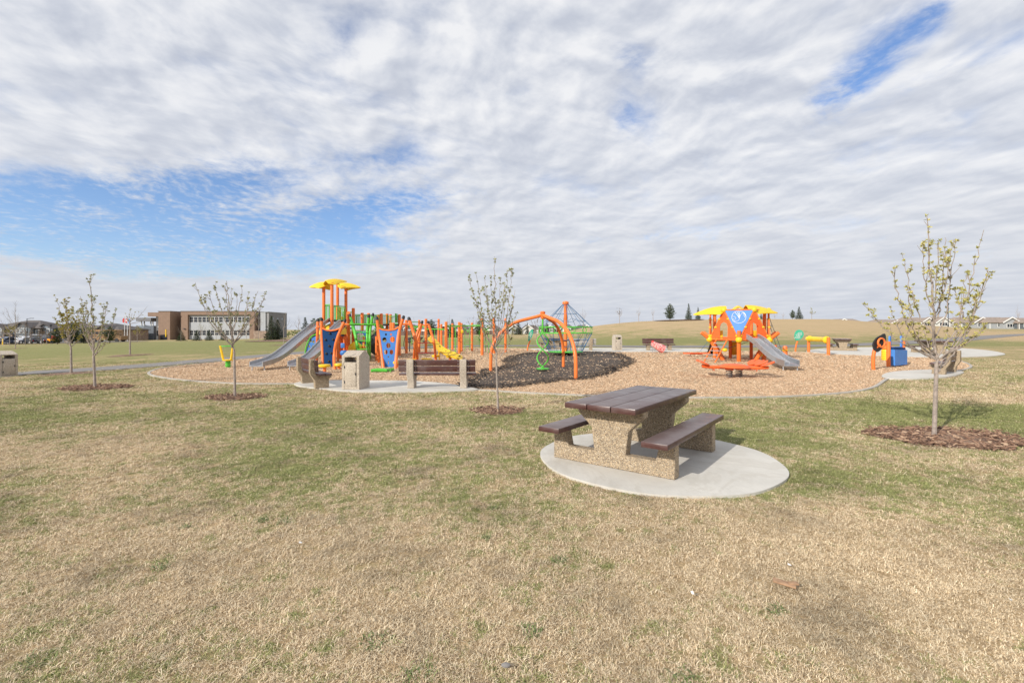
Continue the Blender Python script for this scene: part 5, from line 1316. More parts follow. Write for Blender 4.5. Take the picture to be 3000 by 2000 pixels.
sapling('sapling in front of the brown school, broad vase-shaped crown', (687,1165), (400+1180/4.127, 800+930/4.127),
    cpx([(1095,95),(890,135),(990,150),(1160,150),(1245,155),(1355,195),(1490,240),(1500,320),(895,285),(1055,160),(1310,230),(1430,270),(1050,250),(1200,250),(950,350)], 400, 800, 4.127), seed=8, trunk_r=.036, L=.05, twigs=7, leaves=.6, leafm='leaf2', depth=.55, wellr=(.66,.5,0), tw_len=.26)
sapling('sapling with a tall leader shoot on the left, ahead of the path', (277,1137), (1075/3.92, 760+1100/3.92),
    cpx([(1052,182),(940,460),(1010,490),(1120,505),(1230,472),(1295,540),(1345,590,1075,1120),(905,560),(1040,430),(1180,480),(960,600),(1260,700,1075,1120)], 0, 760, 3.92), seed=21, trunk_r=.045, L=.06, twigs=6, leaves=.75, leafm='leaf2', depth=.55, wellr=(.86,.6,0), tw_len=.3)
sapling('leafy yellow-green sapling beside the path, left of the tall-leader sapling', (208,1095), (815/3.92, 760+1020/3.92),
    cpx([(765,460),(825,460),(680,540),(620,590),(885,540),(935,590),(750,520),(905,700),(700,680),(850,620),(740,800,815,1000),(880,820,815,1000)], 0, 760, 3.92), seed=31, trunk_r=.05, L=.08, twigs=9, leaves=.9, leafm='yleaf', depth=.6, wellr=(.95,.62,0), tw_len=.4)
sapling('nearly bare sapling on the left lawn before the flagpoles', (380,1041), (1493/3.92, 760+740/3.92),
    cpx([(1450,640),(1420,570),(1620,555),(1560,620),(1600,680),(1500,600)], 0, 760, 3.92), seed=41, trunk_r=.06, L=.08, twigs=6, leaves=.3, leafm='yleaf', depth=.6, wellr=(1.2,1.1,0), tw_len=.6)
sapling('tall bare pale tree at the far left before the dark townhouses', (45,1021), (176/3.92, 760+830/3.92),
    cpx([(183,490),(100,640),(240,720),(300,730),(130,600),(60,745),(215,560),(290,640),(160,560),(80,700)], 0, 760, 3.92), seed=43, trunk_r=.09, twigs=9, leaves=0, depth=1.2, wellr=(1.2,1.2,0), tw_len=1.1)
sapling('bare sapling by the mulch bed, right of the two spruces', (831,1011), (400+1780/4.127, 800+700/4.127),
    cpx([(1800,470),(1740,560),(1865,555),(1830,500),(1760,600),(1850,620)], 400, 800, 4.127), seed=47, trunk_r=.06, twigs=7, leaves=0, depth=.8, tw_len=.8, wellr=(1.1,1.1,0))
sapling('pale bare tree between the twister arch and the teal leaf sign', (1572,1008), (1571, 978),
    [(1575,934),(1556,940),(1590,938),(1600,948),(1545,950),(1566,945),(1585,944)], seed=53, trunk_r=.07, twigs=10, leaves=.25, L=.08, leafm='bud', depth=1.2, tw_len=.8)
# small bare trees far off
HG = 'small trees on the grassy hill'
for i, (px, Z, yt, sp, lab, lv, grp) in enumerate([
    (1871, 80, 899, 19, 'bare young tree at the left foot of the hill crest', 0, HG), (1913, 84, 902, 13, 'thin bare tree just left of the dark mulch band on the hill', 0, HG),
    (2270, 96, 915, 18, 'brown bare shrub-like tree under the right wing roof of the playhouse', 0, HG), (2294, 97, 914, 10, 'faint thin tree right of the playhouse roof tip', 0, HG),
    (2378, 88, 903, 24, 'round pale green young tree on the hill right of the pine pair', .6, HG), (1815, 78, 899, 18, 'small rounded bare tree left of the hill, over the grass shoulder', .2, HG), (1709, 72, 903, 22, 'faint bare tree right of the rope cone', 0, HG),
    (1384, 85, 925, 34, 'reddish bare tree far behind the overhead ladder', .2, 'trees by the far houses'), (1213, 90, 930, 26, 'thin bare tree far behind the crossed poles', 0, 'trees by the far houses'), (1318, 85, 922, 18, 'tall thin bare tree beside the dark far conifer', 0, 'trees by the far houses'), (1480, 88, 948, 26, 'small bare tree left of the pale far houses', .3, 'trees by the far houses'),
    (875, 78, 922, 20, 'tiny bare tree left of the far spruce behind the slide', 0, 'trees by the school'), (757, 100, 920, 22, 'bare tree against the right end of the school', .1, 'trees by the school'), (588, 120, 940, 24, 'young tree before the school window band', .4, 'trees by the school'), (633, 118, 938, 26, 'pale green young tree before the school windows', .8, 'trees by the school'),
    (530, 118, 948, 20, 'bare young tree at the left corner of the school front', 0, 'trees by the school'), (722, 118, 950, 18, 'thin tree before the right end of the school windows', .2, 'trees by the school'), (2982, 150, 895, 22, 'bare tree behind the right-hand white houses', 0, HG)]):
    g = GZ(px, Z); yb = HY+(CH-g.z)/Z*F; h = yb-yt
    tips = [(px+random.uniform(-.1, .1)*sp, yt)]+[(px+sp*.5*math.cos(a)*random.uniform(.7, 1), yt+h*(.12+.25*random.random())) for a in [PI*j/5 for j in range(6)]]
    sapling(lab, (px, yb), (px, yb-h*.38), tips, Z=Z, seed=60+i, trunk_r=.05+h*Z/F*.008, leaves=lv, L=.12, leafm='leaf2' if lv > .3 else 'bud', depth=.5*sp*Z/F, tw_len=.28*h*Z/F, twigs=5, group=grp)
# red-brown bare shrubby trees before the townhouses
for i, (px, yb, w, h, lab) in enumerate([(10,1003,22,58,'bare tree before the far-left townhouse edge'),(28,1012,26,66,'yellowish bare tree left of the tall pale tree'),(52,1003,30,60,'pinkish bare tree behind the parked white car'),(74,1010,30,64,'reddish bare tree by the street lamp'),(88,1003,26,40,'slim bare tree before the townhouse gable'),(121,1008,24,46,'red-brown bare tree left of the orange car'),(137,1008,20,44,'red-brown bare tree next to the orange car'),(179,1006,30,46,'bare tree right of the yellow bush'),(352,1002,18,34,'bare tree before the last townhouse'),(402,1001,26,48,'yellowish bare tree left of the glass entrance')]):
    Z = 92 if yb > 1006 else 108
    g = GZ(px, Z); yb = HY+(CH-g.z)/Z*F; yt = yb-h
    tips = [(px, yt)]+[(px+w*.5*math.cos(a)*random.uniform(.6, 1), yt+h*(.1+.3*random.random())) for a in [PI*j/6 for j in range(7)]]
    sapling(lab, (px, yb), (px, yb-h*.35), tips, Z=Z, seed=90+i, trunk_r=.09, leaves=.5, L=.16, leafm='bud' if i not in (1, 9) else 'yleaf', depth=1.2, tw_len=1.1, twigs=5, group='bare trees along the car park')
# conifers
def make_conifer(name, h, r, seed, mat, skirt=.1, dens=1.0, pine=False, label='x', cat='tree', loc=(0,0,0), group=None):
    rn = random.Random(seed); t = thing(name, label, cat, loc, 0, group); tr = MB(); lf = MB()
    tr.tube([(0, 0, -.1), (0, 0, h*.5), (0, 0, h*.97)], [r*.06+.03, r*.04+.02, .01], 7); n = int(15*dens)
    for i in range(n):
        f = i/(n-1); z = h*(skirt+(1-skirt)*f); R_ = r*((1-f)**.8 if not pine else math.sin(PI*(.25+.72*f))**.9)*rn.uniform(.8, 1.12)+.03*h*(1-f)
        m = max(4, int(11*(1-f*.6)))
        for k in range(m):
            a = 2*PI*(k+rn.random()*.7)/m; d = Vector((math.cos(a), math.sin(a), 0)); L_ = R_*rn.uniform(.7, 1.15)
            p0 = Vector((0, 0, z)); p1 = p0+d*L_+Z3*(L_*(.25 if pine else -.05)+rn.uniform(-.05, .1)*L_)
            tr.tube([p0, p1], [.012, .004], 4, cap=False)
            s = max(3, int(L_/r*9))
            for q in range(s):
                c = p0.lerp(p1, .25+.8*q/s); sz = r*.22*rn.uniform(.7, 1.3)
                for w_ in range(4):
                    e = (d*rn.uniform(-.2, 1)+Vector((rn.uniform(-1, 1), rn.uniform(-1, 1), rn.uniform(-.2, 1)))).normalized(); sd = e.cross(Vector((rn.uniform(-1, 1), rn.uniform(-1, 1), rn.uniform(-1, 1)))).normalized()
                    lf.add([c-sd*sz*.16, c+sd*sz*.16, c+e*sz], [(0, 1, 2)])
    tr.build('trunk', M['twig'], t); lf.build('crown', M[mat], t, smooth=False); return t
def place_con(proto, px, Z, yt, label, group, hp, wide=1.0):
    g = GZ(px, Z); h = (CH-g.z)-(yt-HY)/F*Z; h = P(px, yt, Z).z-g.z; s = h/hp
    return dup(proto, g, random.uniform(0, 6), label, group, (s*wide, s*wide, s))
g = GZ(795, 82); h1 = P(795, 928, 82).z-g.z
sp_ = make_conifer('spruce_tree', h1, h1*.28, 5, 'needle2', .04, 1.2, label='taller spruce of the pair on the mulch bed beside the school', loc=g, group='conifers by the school')
place_con(sp_, 813, 83, 938, 'lower, wider spruce of the pair on the mulch bed beside the school', 'conifers by the school', h1, 1.25)
place_con(sp_, 894, 74, 932, 'dark spruce far behind the left steel slide', 'conifers by the school', h1, 1.0)
g = GZ(920, 74); h2 = P(920, 935, 74).z-g.z
pn = make_conifer('pine_tree', h2, h2*.32, 9, 'needle', .12, 1.0, True, 'rounder pine right of the dark spruce behind the slide', loc=g, group='conifers by the school')
for px, Z, yt, lab, gr_, pr, w_ in ((1962.7,82,892,'open-crowned pine on the mulch band at the hill top', HG, 'p', 1.0),(2017.5,82,891,'slender pine on the hill, second from the playhouse roof', HG, 's', .75),(2045,83,901,'small dark conifer on the hill beside the left wing roof', HG, 's', .8),(2230,88,919,'conifer tip showing just right of the playhouse', HG, 's', 1.2),(2322,86,909,'left pine of the close pair on the hill right of the playhouse', HG, 'p', .95),(2341,86,900,'right, taller pine of the close pair on the hill', HG, 's', 1.1),
    (1325,84,937,'dark broad conifer far behind the overhead ladder','trees by the far houses','s',1.2),(1264,86,938,'ragged conifer far behind the crossed poles','trees by the far houses','p',1.0),(1519,110,945,'conifer between the pale far houses','trees by the far houses','s',1.5),(1545,112,947,'thin dark conifer right of the pale far houses','trees by the far houses','s',.8),(1602,115,946,'dark conifer seen under the rope cone','trees by the far houses','s',1.1),(1405,90,940,'yellow-brown conifer behind the nearest tall orange post','trees by the far houses','p',1.0),
    (531,122,970,'small round conifer at the left end of the school front','conifers by the school','s',1.6),(577,122,968,'wide low conifer before the school windows, left','conifers by the school','s',1.5),(613,122,967,'low conifer before the middle school windows','conifers by the school','s',1.3),(655,121,968,'low conifer before the school windows, right of the pale tree','conifers by the school','s',1.3),
    (168,98,962,'yellow-green dense conifer beside the orange car','bare trees along the car park','p',1.3),(212,100,948,'yellow-green tree behind the left saplings','bare trees along the car park','p',1.3),(245,102,962,'dark green tree right of the left saplings','bare trees along the car park','s',1.3),(322,104,958,'green-brown tree before the school bus','bare trees along the car park','p',1.1)):
    place_con(pn if pr == 'p' else sp_, px, Z, yt, lab, gr_, h2 if pr == 'p' else h1, w_)
# mulch beds far off
def bedpx(name, pts, off=.06): drape(name, catmull([GZ(px, Z) for px, Z in pts], 5, True), M['bark_mulch'], off, 2.0)
bedpx('mulch_bed', [(715,82),(740,88),(830,92),(930,88),(990,80),(960,68),(890,62),(820,64),(740,72)])
bedpx('mulch_bed', [(1914,82),(1950,86),(2000,87),(2060,86),(2055,80),(2000,79.5),(1950,79.5)], .12)
# low woods on the skyline
def woods(name, label_pts, mat, seed, H0):
    rn = random.Random(seed); mb = MB()
    for px0, px1, Z, h in label_pts:
        x0, x1 = (px0-CX)/F*Z, (px1-CX)/F*Z; n = int((x1-x0)*7)
        for i in range(n):
            x = rn.uniform(x0, x1); y = Z+rn.uniform(-4, 4); hh = h*(.75+.25*math.sin(x*.13)+.15*math.sin(x*.41)); z = Hm(x, y)+rn.uniform(0, 1)**.8*hh; c = Vector((x, y, z))
            for w_ in range(5):
                a = Vector((rn.uniform(-1, 1), rn.uniform(-1, 1), rn.uniform(-1, 1))); b_ = Vector((rn.uniform(-1, 1), rn.uniform(-1, 1), rn.uniform(-1, 1))); mb.add([c+a*.35, c+b_*.5, c-a*.4+b_*.2], [(0, 1, 2)])
    return tag(mb.build(name, mat, smooth=False), kind='stuff')
M['far_wood'] = leafmat('far_woodland_leaf', (.07, .11, .03), (.12, .17, .05), (.18, .22, .07))
M['far_bare'] = leafmat('far_bare_wood', (.10, .09, .075), (.15, .13, .10), (.19, .17, .13))
woods('woodland', [(838,1010,180,2.8)], M['far_wood'], 3, 4)
woods('bare_woodland', [(1000,1240,200,3.0),(1380,1500,215,3.5),(1560,1760,215,4.2)], M['far_bare'], 4, 4)
# ================================================================== buildings, cars, street things far off
def sid(name, base, rows, dark, var=.08, axis=2, scale=1.0):
    """lap siding / shingle: procedural horizontal courses"""
    m, t, b = new_mat(name); oc = t.n.new('ShaderNodeTexCoord').outputs['Object']
    s = t.n.new('ShaderNodeSeparateXYZ'); t.l.new(oc, s.inputs[0]); fr = t.math('FRACT', t.math('MULTIPLY', s.outputs[axis], rows))
    c = t.mix(t.ramp(t.noise(oc, 1.2*scale, 5), [(.3, 0.), (.7, 1.)]), tuple(v*(1-var) for v in base), tuple(v*(1+var) for v in base))
    c = t.mix(t.ramp(fr, [(0, dark), (.14, 0.)]), c, tuple(v*.5 for v in base))
    t.l.new(c, b.inputs['Base Color']); b.inputs['Roughness'].default_value = .8; return m
M['sid_dark'] = sid('dark_brown_siding', (.10, .085, .075), 4, .5); M['sid_slate'] = sid('slate_blue_siding', (.13, .15, .17), 4, .5)
M['sid_grey'] = sid('grey_siding', (.36, .38, .40), 5, .4); M['sid_white'] = sid('white_siding', (.66, .66, .65), 5, .25); M['sid_cream'] = sid('cream_siding', (.62, .58, .47), 5, .25)
M['sid_stone'] = simple('stone_veneer', (.30, .22, .17), .85, .35, 1.6); M['sid_mid'] = sid('blue_grey_siding', (.24, .28, .33), 5, .4)
M['shingle'] = sid('dark_shingle', (.13, .115, .11), 3.5, .4, .2); M['shingle2'] = sid('brown_shingle', (.30, .24, .20), 3.5, .35, .15)
M['sch_brown'] = sid('brown_ribbed_cladding', (.27, .18, .13), 2.2, .35, .1, 2); M['sch_grey'] = sid('grey_ribbed_cladding', (.30, .30, .31), 1.6, .5, .07, 0)
M['sch_light'] = sid('light_metal_panel', (.40, .42, .45), .7, .25, .05, 0); M['sch_slate'] = sid('slate_ribbed_cladding', (.15, .17, .20), 1.8, .5, .07, 0)
M['sch_dgrey'] = sid('dark_ribbed_cladding', (.20, .20, .21), 1.6, .5, .07, 0)
def window(par, mat_w, c, w, h, cols=1, rows_=1, frame=.09, glass='glass', fm='white', proud=.06, rz=0):
    f = MB(); Rz = Matrix.Rotation(rz, 3, 'Z')
    q = lambda x, y, z: Vector(c)+Rz @ Vector((x, y, z))
    for s in (-1, 1): f.box(q(s*w/2, -proud/2, 0), (frame, proud, h+frame), rz); f.box(q(0, -proud/2, s*h/2), (w-frame, proud, frame), rz)
    for i in range(1, cols): f.box(q(-w/2+w*i/cols, -proud/2, 0), (frame*.8, proud*.9, h-frame), rz)
    for i in range(1, rows_): f.box(q(0, -proud/2, -h/2+h*i/rows_), (w-frame, proud*.8, frame*.8), rz)
    o = f.build('window', M[fm], par, smooth=False); MB().box(q(0, -proud*.2, 0), (w-frame*.5, proud*.3, h-frame*.5), rz).build('pane', M[glass], o, smooth=False); return o
def gable(mb, x0, x1, y0, y1, ze, zr, ov=.35, th=.2):
    """ridge along y over x0..x1"""
    xm = (x0+x1)/2; s = (zr-ze)/(xm-x0)
    for a, b_ in ((x0-ov, xm), (x1+ov, xm)):
        za = ze-ov*s; p = [Vector((a, y0-ov, za)), Vector((b_, y0-ov, zr)), Vector((b_, y1, zr)), Vector((a, y1, za))]
        mb.add(p+[v+Z3*th for v in p], [(0,1,2,3),(7,6,5,4),(0,4,5,1),(1,5,6,2),(2,6,7,3),(3,7,4,0)])
def hip(mb, x0, x1, y0, y1, ze, zr, ov=.45, th=.15, hipk=1.0):
    d = (y1-y0)/2*hipk; ym = (y0+y1)/2; A = [(x0-ov, y0-ov), (x1+ov, y0-ov), (x1+ov, y1+ov), (x0-ov, y1+ov)]
    v = [(x, y, ze) for x, y in A]+[(x, y, ze-th) for x, y in A]+[(x0+d, ym, zr), (x1-d, ym, zr)]
    mb.add(v, [(0,1,9,8),(1,2,9),(2,3,8,9),(3,0,8),(7,6,5,4),(0,4,5,1),(1,5,6,2),(2,6,7,3),(3,7,4,0)])
# --- townhouses on the left
def townhouse(label, px, Z, W, ridge_y, eave_y, seed, wall='sid_dark', gab='sid_slate', mirror=1, group='dark two-storey townhouses'):
    rn = random.Random(seed); g = GZ(px, Z); g.z -= .3; zr = P(px, ridge_y, Z).z-g.z; ze = P(px, eave_y, Z).z-g.z; m = mirror
    t = thing('townhouse', label, 'house', g, 0, group); D = 11
    MB().box((0, D/2, ze/2), (W, D, ze)).build('wall', M[wall], t, smooth=False)
    r_ = MB(); hip(r_, -W/2, W/2, 0, D, ze, zr); r_.build('roof', M['shingle'], t, smooth=False)
    for gx, gw, z_, pj in ((m*W*.22, W*.34, ze, 1.2), (-m*W*.26, W*.24, ze*.98, .8)):
        zz = z_+gw*.28
        MB().prism([(-gw/2,0),(gw/2,0),(gw/2,z_),(0,zz),(-gw/2,z_)], (gx, -pj/2+.1, 0), X3, Z3, pj).build('gable_wall', M[gab], t, smooth=False)
        q = MB(); gable(q, gx-gw/2, gx+gw/2, -pj, 3.5, z_, zz, .3, .18); q.build('gable_roof', M['shingle'], t, smooth=False)
        bt = MB()
        for s in (-1, 1): bt.tube([(gx+s*(gw/2+.3), -pj-.32, z_-.15), (gx, -pj-.32, zz+.05)], .09, 4)
        bt.build('bargeboard', M['sid_dark'], t, smooth=False)
        window(t, None, (gx, -pj+.08, z_-.75), gw*.6, 1.25, 3, 2, .1, 'paleglass')
        MB().box((gx, -pj+.02, 1.15), (gw*.62, .12, 2.1)).build('garage_door', M['sid_mid' if gw > 3.8 else 'sid_stone'], t, smooth=False)
    window(t, None, (-m*W*.02, .02, ze-1.2), 1.5, 1.3, 2, 1, .1, 'paleglass'); window(t, None, (m*W*.44, .02, ze-1.2), .9, 1.3, 1, 1, .1, 'paleglass')
    q = MB(); p = m*W*.0; q.prism([(-1.3,2.7),(1.3,2.7),(0,3.6)], (p, -1, 0), X3, Z3, 1.9); q.build('porch_roof', M['shingle'], t, smooth=False)
    for s in (-1, 1): MB().box((p+s*1.1, -1.7, 1.35), (.3, .3, 2.7)).build('porch_post', M['sid_stone'], t, smooth=False)
    MB().box((p, -.03, 1.1), (1.0, .1, 2.1)).build('door', M['pole'], t, smooth=False)
    MB().box((-m*W*.26, -.83, .7), (W*.24, .1, 1.4)).build('stone_base', M['sid_stone'], t, smooth=False) if rn.random() < .5 else None
    return t
townhouse('brown hip-roofed townhouse at the left picture edge behind the white cars', 42, 132, 14.5, 937, 960, 1)
townhouse('townhouse with grey gable and pale windows behind the orange car', 172, 134, 12.5, 943, 962, 2, 'sid_slate', 'sid_mid', -1)
townhouse('townhouse behind the two left saplings, light eaves', 286, 136, 12.2, 946, 965, 3, 'sid_stone', 'sid_slate', 1)
townhouse('last, smallest townhouse left of the school glass entrance', 385, 150, 10.5, 951, 966, 4, 'sid_slate', 'sid_mid', -1)
townhouse('townhouse cut by the left picture edge', -80, 131, 12, 945, 962, 5, 'sid_dark', 'sid_slate', -1)
# --- school
SZ = 150.0; SX = lambda px: (px-CX)/F*SZ; SH_ = lambda y: CH-(y-HY)/F*SZ
g = GZ(637, SZ); g.z = SH_(996); sc = thing('school_building', 'long two-storey brown and grey school with ribbon windows', 'school', (0, SZ, 0))
ROOTM[sc.name] = Matrix.Identity(4); ROOTM[sc.name] = Matrix.Translation(Vector((0, SZ, 0))).inverted()
def blk(x0, x1, yt, yb, y0, y1, mat, name='wall', par=None):
    zt, zb = SH_(yt), SH_(yb); return MB().box(((SX(x0)+SX(x1))/2, (y0+y1)/2, (zt+zb)/2), (SX(x1)-SX(x0), y1-y0, zt-zb)).build(name, M[mat], par or sc, smooth=False)
blk(529.6, 550, 912, 1000, 0, 12, 'sch_brown'); blk(550, 731, 912, 922, 0, 12, 'sch_brown'); blk(731, 745.5, 912.5, 1000, 0, 12, 'sch_brown'); blk(550, 731, 922, 1000, .8, 12, 'sch_light')
blk(528.6, 746.5, 910.6, 912, -.15, 12.1, 'sch_dgrey', 'parapet')
for i, (x0, x1) in enumerate([(551+i*12.3, 562.6+i*12.3) for i in range(8)]+[(656+i*12.3, 667.6+i*12.3) for i in range(6)]):
    cz = (SH_(928.5)+SH_(943.5))/2
    window(sc, None, ((SX(x0)+SX(x1))/2, .78, cz), SX(x1)-SX(x0), SH_(928.5)-SH_(943.5), 1, 2, .06)
    cz = (SH_(968)+SH_(982))/2
    window(sc, None, ((SX(x0)+SX(x1))/2, .78, cz), SX(x1)-SX(x0), SH_(968)-SH_(982), 1, 2, .06)
blk(550, 731, 944.5, 967, .6, .79, 'sch_light', 'panel_band')
blk(511.5, 529.4, 914, 1000, 4, 12, 'sch_grey'); blk(477.6, 511.4, 912.5, 1000, -2, 10, 'sch_brown'); blk(476.6, 512.2, 911.3, 912.5, -2.2, 10.2, 'sch_dgrey', 'parapet')
blk(447, 477.5, 915.5, 927, -2, 10, 'sch_brown', 'roof_beam'); blk(457, 477.5, 927, 1000, 0, 10, 'white'); window(sc, None, (SX(471), -.02, SH_(945)), 1.0, 2.4, 1, 1, .14); window(sc, None, (SX(464), -.02, SH_(976)), 1.2, 1.8, 2, 1, .14)
blk(429, 456.8, 954, 1000, -1, 14, 'sch_slate'); blk(415, 428.8, 954, 996, -1, 12, 'paleglass', 'glass_wall'); blk(413, 456, 931, 941, -2, 12, 'sch_dgrey', 'canopy')
for x in (419, 427, 446, 452): blk(x, x+1.6, 941, 954, -.9, -.5, 'white', 'canopy_column')
blk(746, 758, 915, 1000, 2, 12, 'sch_dgrey'); blk(758.2, 773, 913.5, 1000, 1, 12, 'sch_light'); blk(773.2, 781, 913.5, 1000, 1.5, 13.5, 'sch_dgrey'); blk(773.2, 781.2, 913.5, 1000, 1.3, 1.49, 'sch_grey'); blk(757.8, 781.6, 912.4, 913.5, .85, 13.6, 'sch_light', 'parapet')
blk(745.6, 782, 969, 1000, -.6, 1, 'sid_stone', 'brick_base')
for yy in (4, 7, 10): MB().box((SX(781)+.03, yy, SH_(932)), (.06, .9, .55)).build('window', M['paleglass'], sc, smooth=False)
window(sc, None, (SX(749), 1.98, SH_(931)), .6, .5, 1, 1, .1, 'paleglass'); blk(484, 503, 980, 1000, -2.1, -1.9, 'glass', 'entrance')
for x, mt in ((508, 'yellow'),): blk(x-.9, x+.9, 965, 986, -3.4, -3.1, mt, 'yellow_column')
MB().box((SX(541), -.2, SH_(963)), (.5, .3, .25)).build('wall_lamp', M['pole'], sc)
# --- houses on the far edge (centre) and on the right rise
def house(label, px, Z, W, ridge_y, eave_y, wall, roof, gx, seed, group, gw=None, garage=False, D=9):
    g = GZ(px, Z); g.z -= .3; zr = P(px, ridge_y, Z).z-g.z; ze = P(px, eave_y, Z).z-g.z; t = thing('house', label, 'house', g, 0, group)
    MB().box((0, D/2, ze/2), (W, D, ze)).build('wall', M[wall], t, smooth=False)
    r_ = MB(); hip(r_, -W/2, W/2, 0, D, ze, zr, hipk=.35); r_.build('roof', M[roof], t, smooth=False)
    gw = gw or W*.55; s = (zr-ze)/(gw/2)*.8; zz = ze+s*gw/2
    MB().prism([(-gw/2,0),(gw/2,0),(gw/2,ze),(0,zz),(-gw/2,ze)], (gx*W, -.6, 0), X3, Z3, 1.6).build('gable_wall', M[wall], t, smooth=False)
    q = MB(); gable(q, gx*W-gw/2, gx*W+gw/2, -1.4, D/2, ze, zz, .4, .2); q.build('gable_roof', M[roof], t, smooth=False)
    bt = MB()
    for s_ in (-1, 1): bt.add([Vector((gx*W+s_*(gw/2+.5), y, ze-.5*s+dz)) for y in (-1.95, -1.80) for dz in (-.02, .36)]+[Vector((gx*W, y, zz+dz)) for y in (-1.95, -1.80) for dz in (-.02, .36)], [(0,1,5,4),(2,6,7,3),(0,4,6,2),(1,3,7,5),(0,2,3,1),(4,5,7,6)])
    bt.build('bargeboard', M['white'], t, smooth=False)
    MB().box((0, -.52 if abs(gx) > 1 else -.12, ze-.05), (W+.8, .12, .22)).build('fascia', M['white'], t, smooth=False)
    if garage: MB().box((gx*W, -1.45, 1.1), (gw*.72, .1, 2.1)).build('garage_door', M['white'], t, smooth=False)
    else: window(t, None, (gx*W, -1.42, 1.45), gw*.55, 1.3, 3, 1, .16, 'glass')
    window(t, None, (-gx*W*1.1 if gx else W*.4, -.02, 1.6), 1.5, 1.2, 2, 1, .14, 'glass')
    for x in (-W/2+.08, W/2-.08): MB().box((x, -.06, ze/2), (.22, .1, ze)).build('corner_board', M['white'], t, smooth=False)
    return t
RG = 'pale bungalows on the right skyline'
for a in [('white bungalow far right, gable over a row of dark windows', 2940, 165, 9.6, 928, 944, 'sid_grey', 'shingle2', .12, .0), ('grey bungalow left of the white bungalow with dark windows', 2856, 170, 9.6, 928, 945, 'sid_grey', 'shingle2', .12, 0), ('white bungalow behind the lamp post', 2775, 172, 9.3, 927, 945, 'sid_white', 'shingle2', -.28, 0), ('cream bungalow seen through the big sapling', 2695, 175, 9.2, 929, 946, 'sid_cream', 'shingle2', .2, 0), ('pale roof just above the hill, left of the cream bungalow', 2610, 182, 9.0, 935, 947, 'sid_white', 'shingle2', .18, 0), ('low brown roof peeking over the hill', 2502, 186, 8.4, 933, 945, 'sid_cream', 'shingle2', -.6, 0), ('slate house cut by the right picture edge', 3022, 162, 8.6, 930, 945, 'sid_slate', 'shingle2', .2, 0)]:
    house(a[0], a[1], a[2], a[3], a[4], a[5], a[6], a[7], a[8], 1, RG)
FG = 'houses beyond the far lawn'
far = [('far slate house behind the crossed poles', 1195, 'sid_slate', 0), ('far grey house left of the dark broad conifer', 1245, 'sid_mid', 1), ('far brown house behind the dark broad conifer', 1296, 'sid_dark', 0), ('far grey-blue house right of the dark broad conifer', 1347, 'sid_mid', 1), ('far white-trimmed house behind the overhead ladder end', 1396, 'sid_grey', 0), ('far slate house left of the slim sapling', 1442, 'sid_slate', 1), ('far pale house with white gable right of the slim sapling', 1502, 'sid_grey', 0), ('far pale house with dark garage near the conifer', 1553, 'sid_white', 1), ('far dark house left of the rope carousel', 1606, 'sid_dark', 0), ('far low house under the rope cone', 1660, 'sid_mid', 1), ('far brown house at the foot of the hill', 1712, 'sid_dark', 0), ('far house left of the green beam', 1146, 'sid_grey', 1)]
for i, (lab, px, wl, gr) in enumerate(far): house(lab, px, 178, 5.9, 950+(i % 3)*1.5, 962+(i % 2), wl, 'shingle', .12*(-1)**i, i, FG, 3.2, bool(gr), 8)
# brown board fence below the far houses
a, b = GZ(1170, 150), GZ(1490, 150); t = thing('board_fence', 'long brown board fence in front of the far houses', 'fence', (a+b)/2)
L_ = (b-a).length; f = MB()
for i in range(24):
    p, q = a.lerp(b, i/24), a.lerp(b, (i+1)/24); p.z, q.z = Hm(p.x, p.y), Hm(q.x, q.y)
    f.add([p, q, q+Z3*1.25, p+Z3*1.25, p+Vector((0, .08, 0)), q+Vector((0, .08, 0)), q+Vector((0, .08, 1.25)), p+Vector((0, .08, 1.25))], [(0,1,2,3),(7,6,5,4),(3,2,6,7),(0,4,5,1),(0,3,7,4),(1,5,6,2)])
M['fence'] = sid('brown_fence_board', (.17, .12, .10), 3, .5, .2, 0); f.build('board_panel', M['fence'], t, world=True, smooth=False)
for i in range(25): p = a.lerp(b, i/24); MB().box((p.x, p.y-.06, Hm(p.x, p.y)+.68), (.14, .12, 1.4)).build('post', M['fence'], t, world=True, smooth=False)
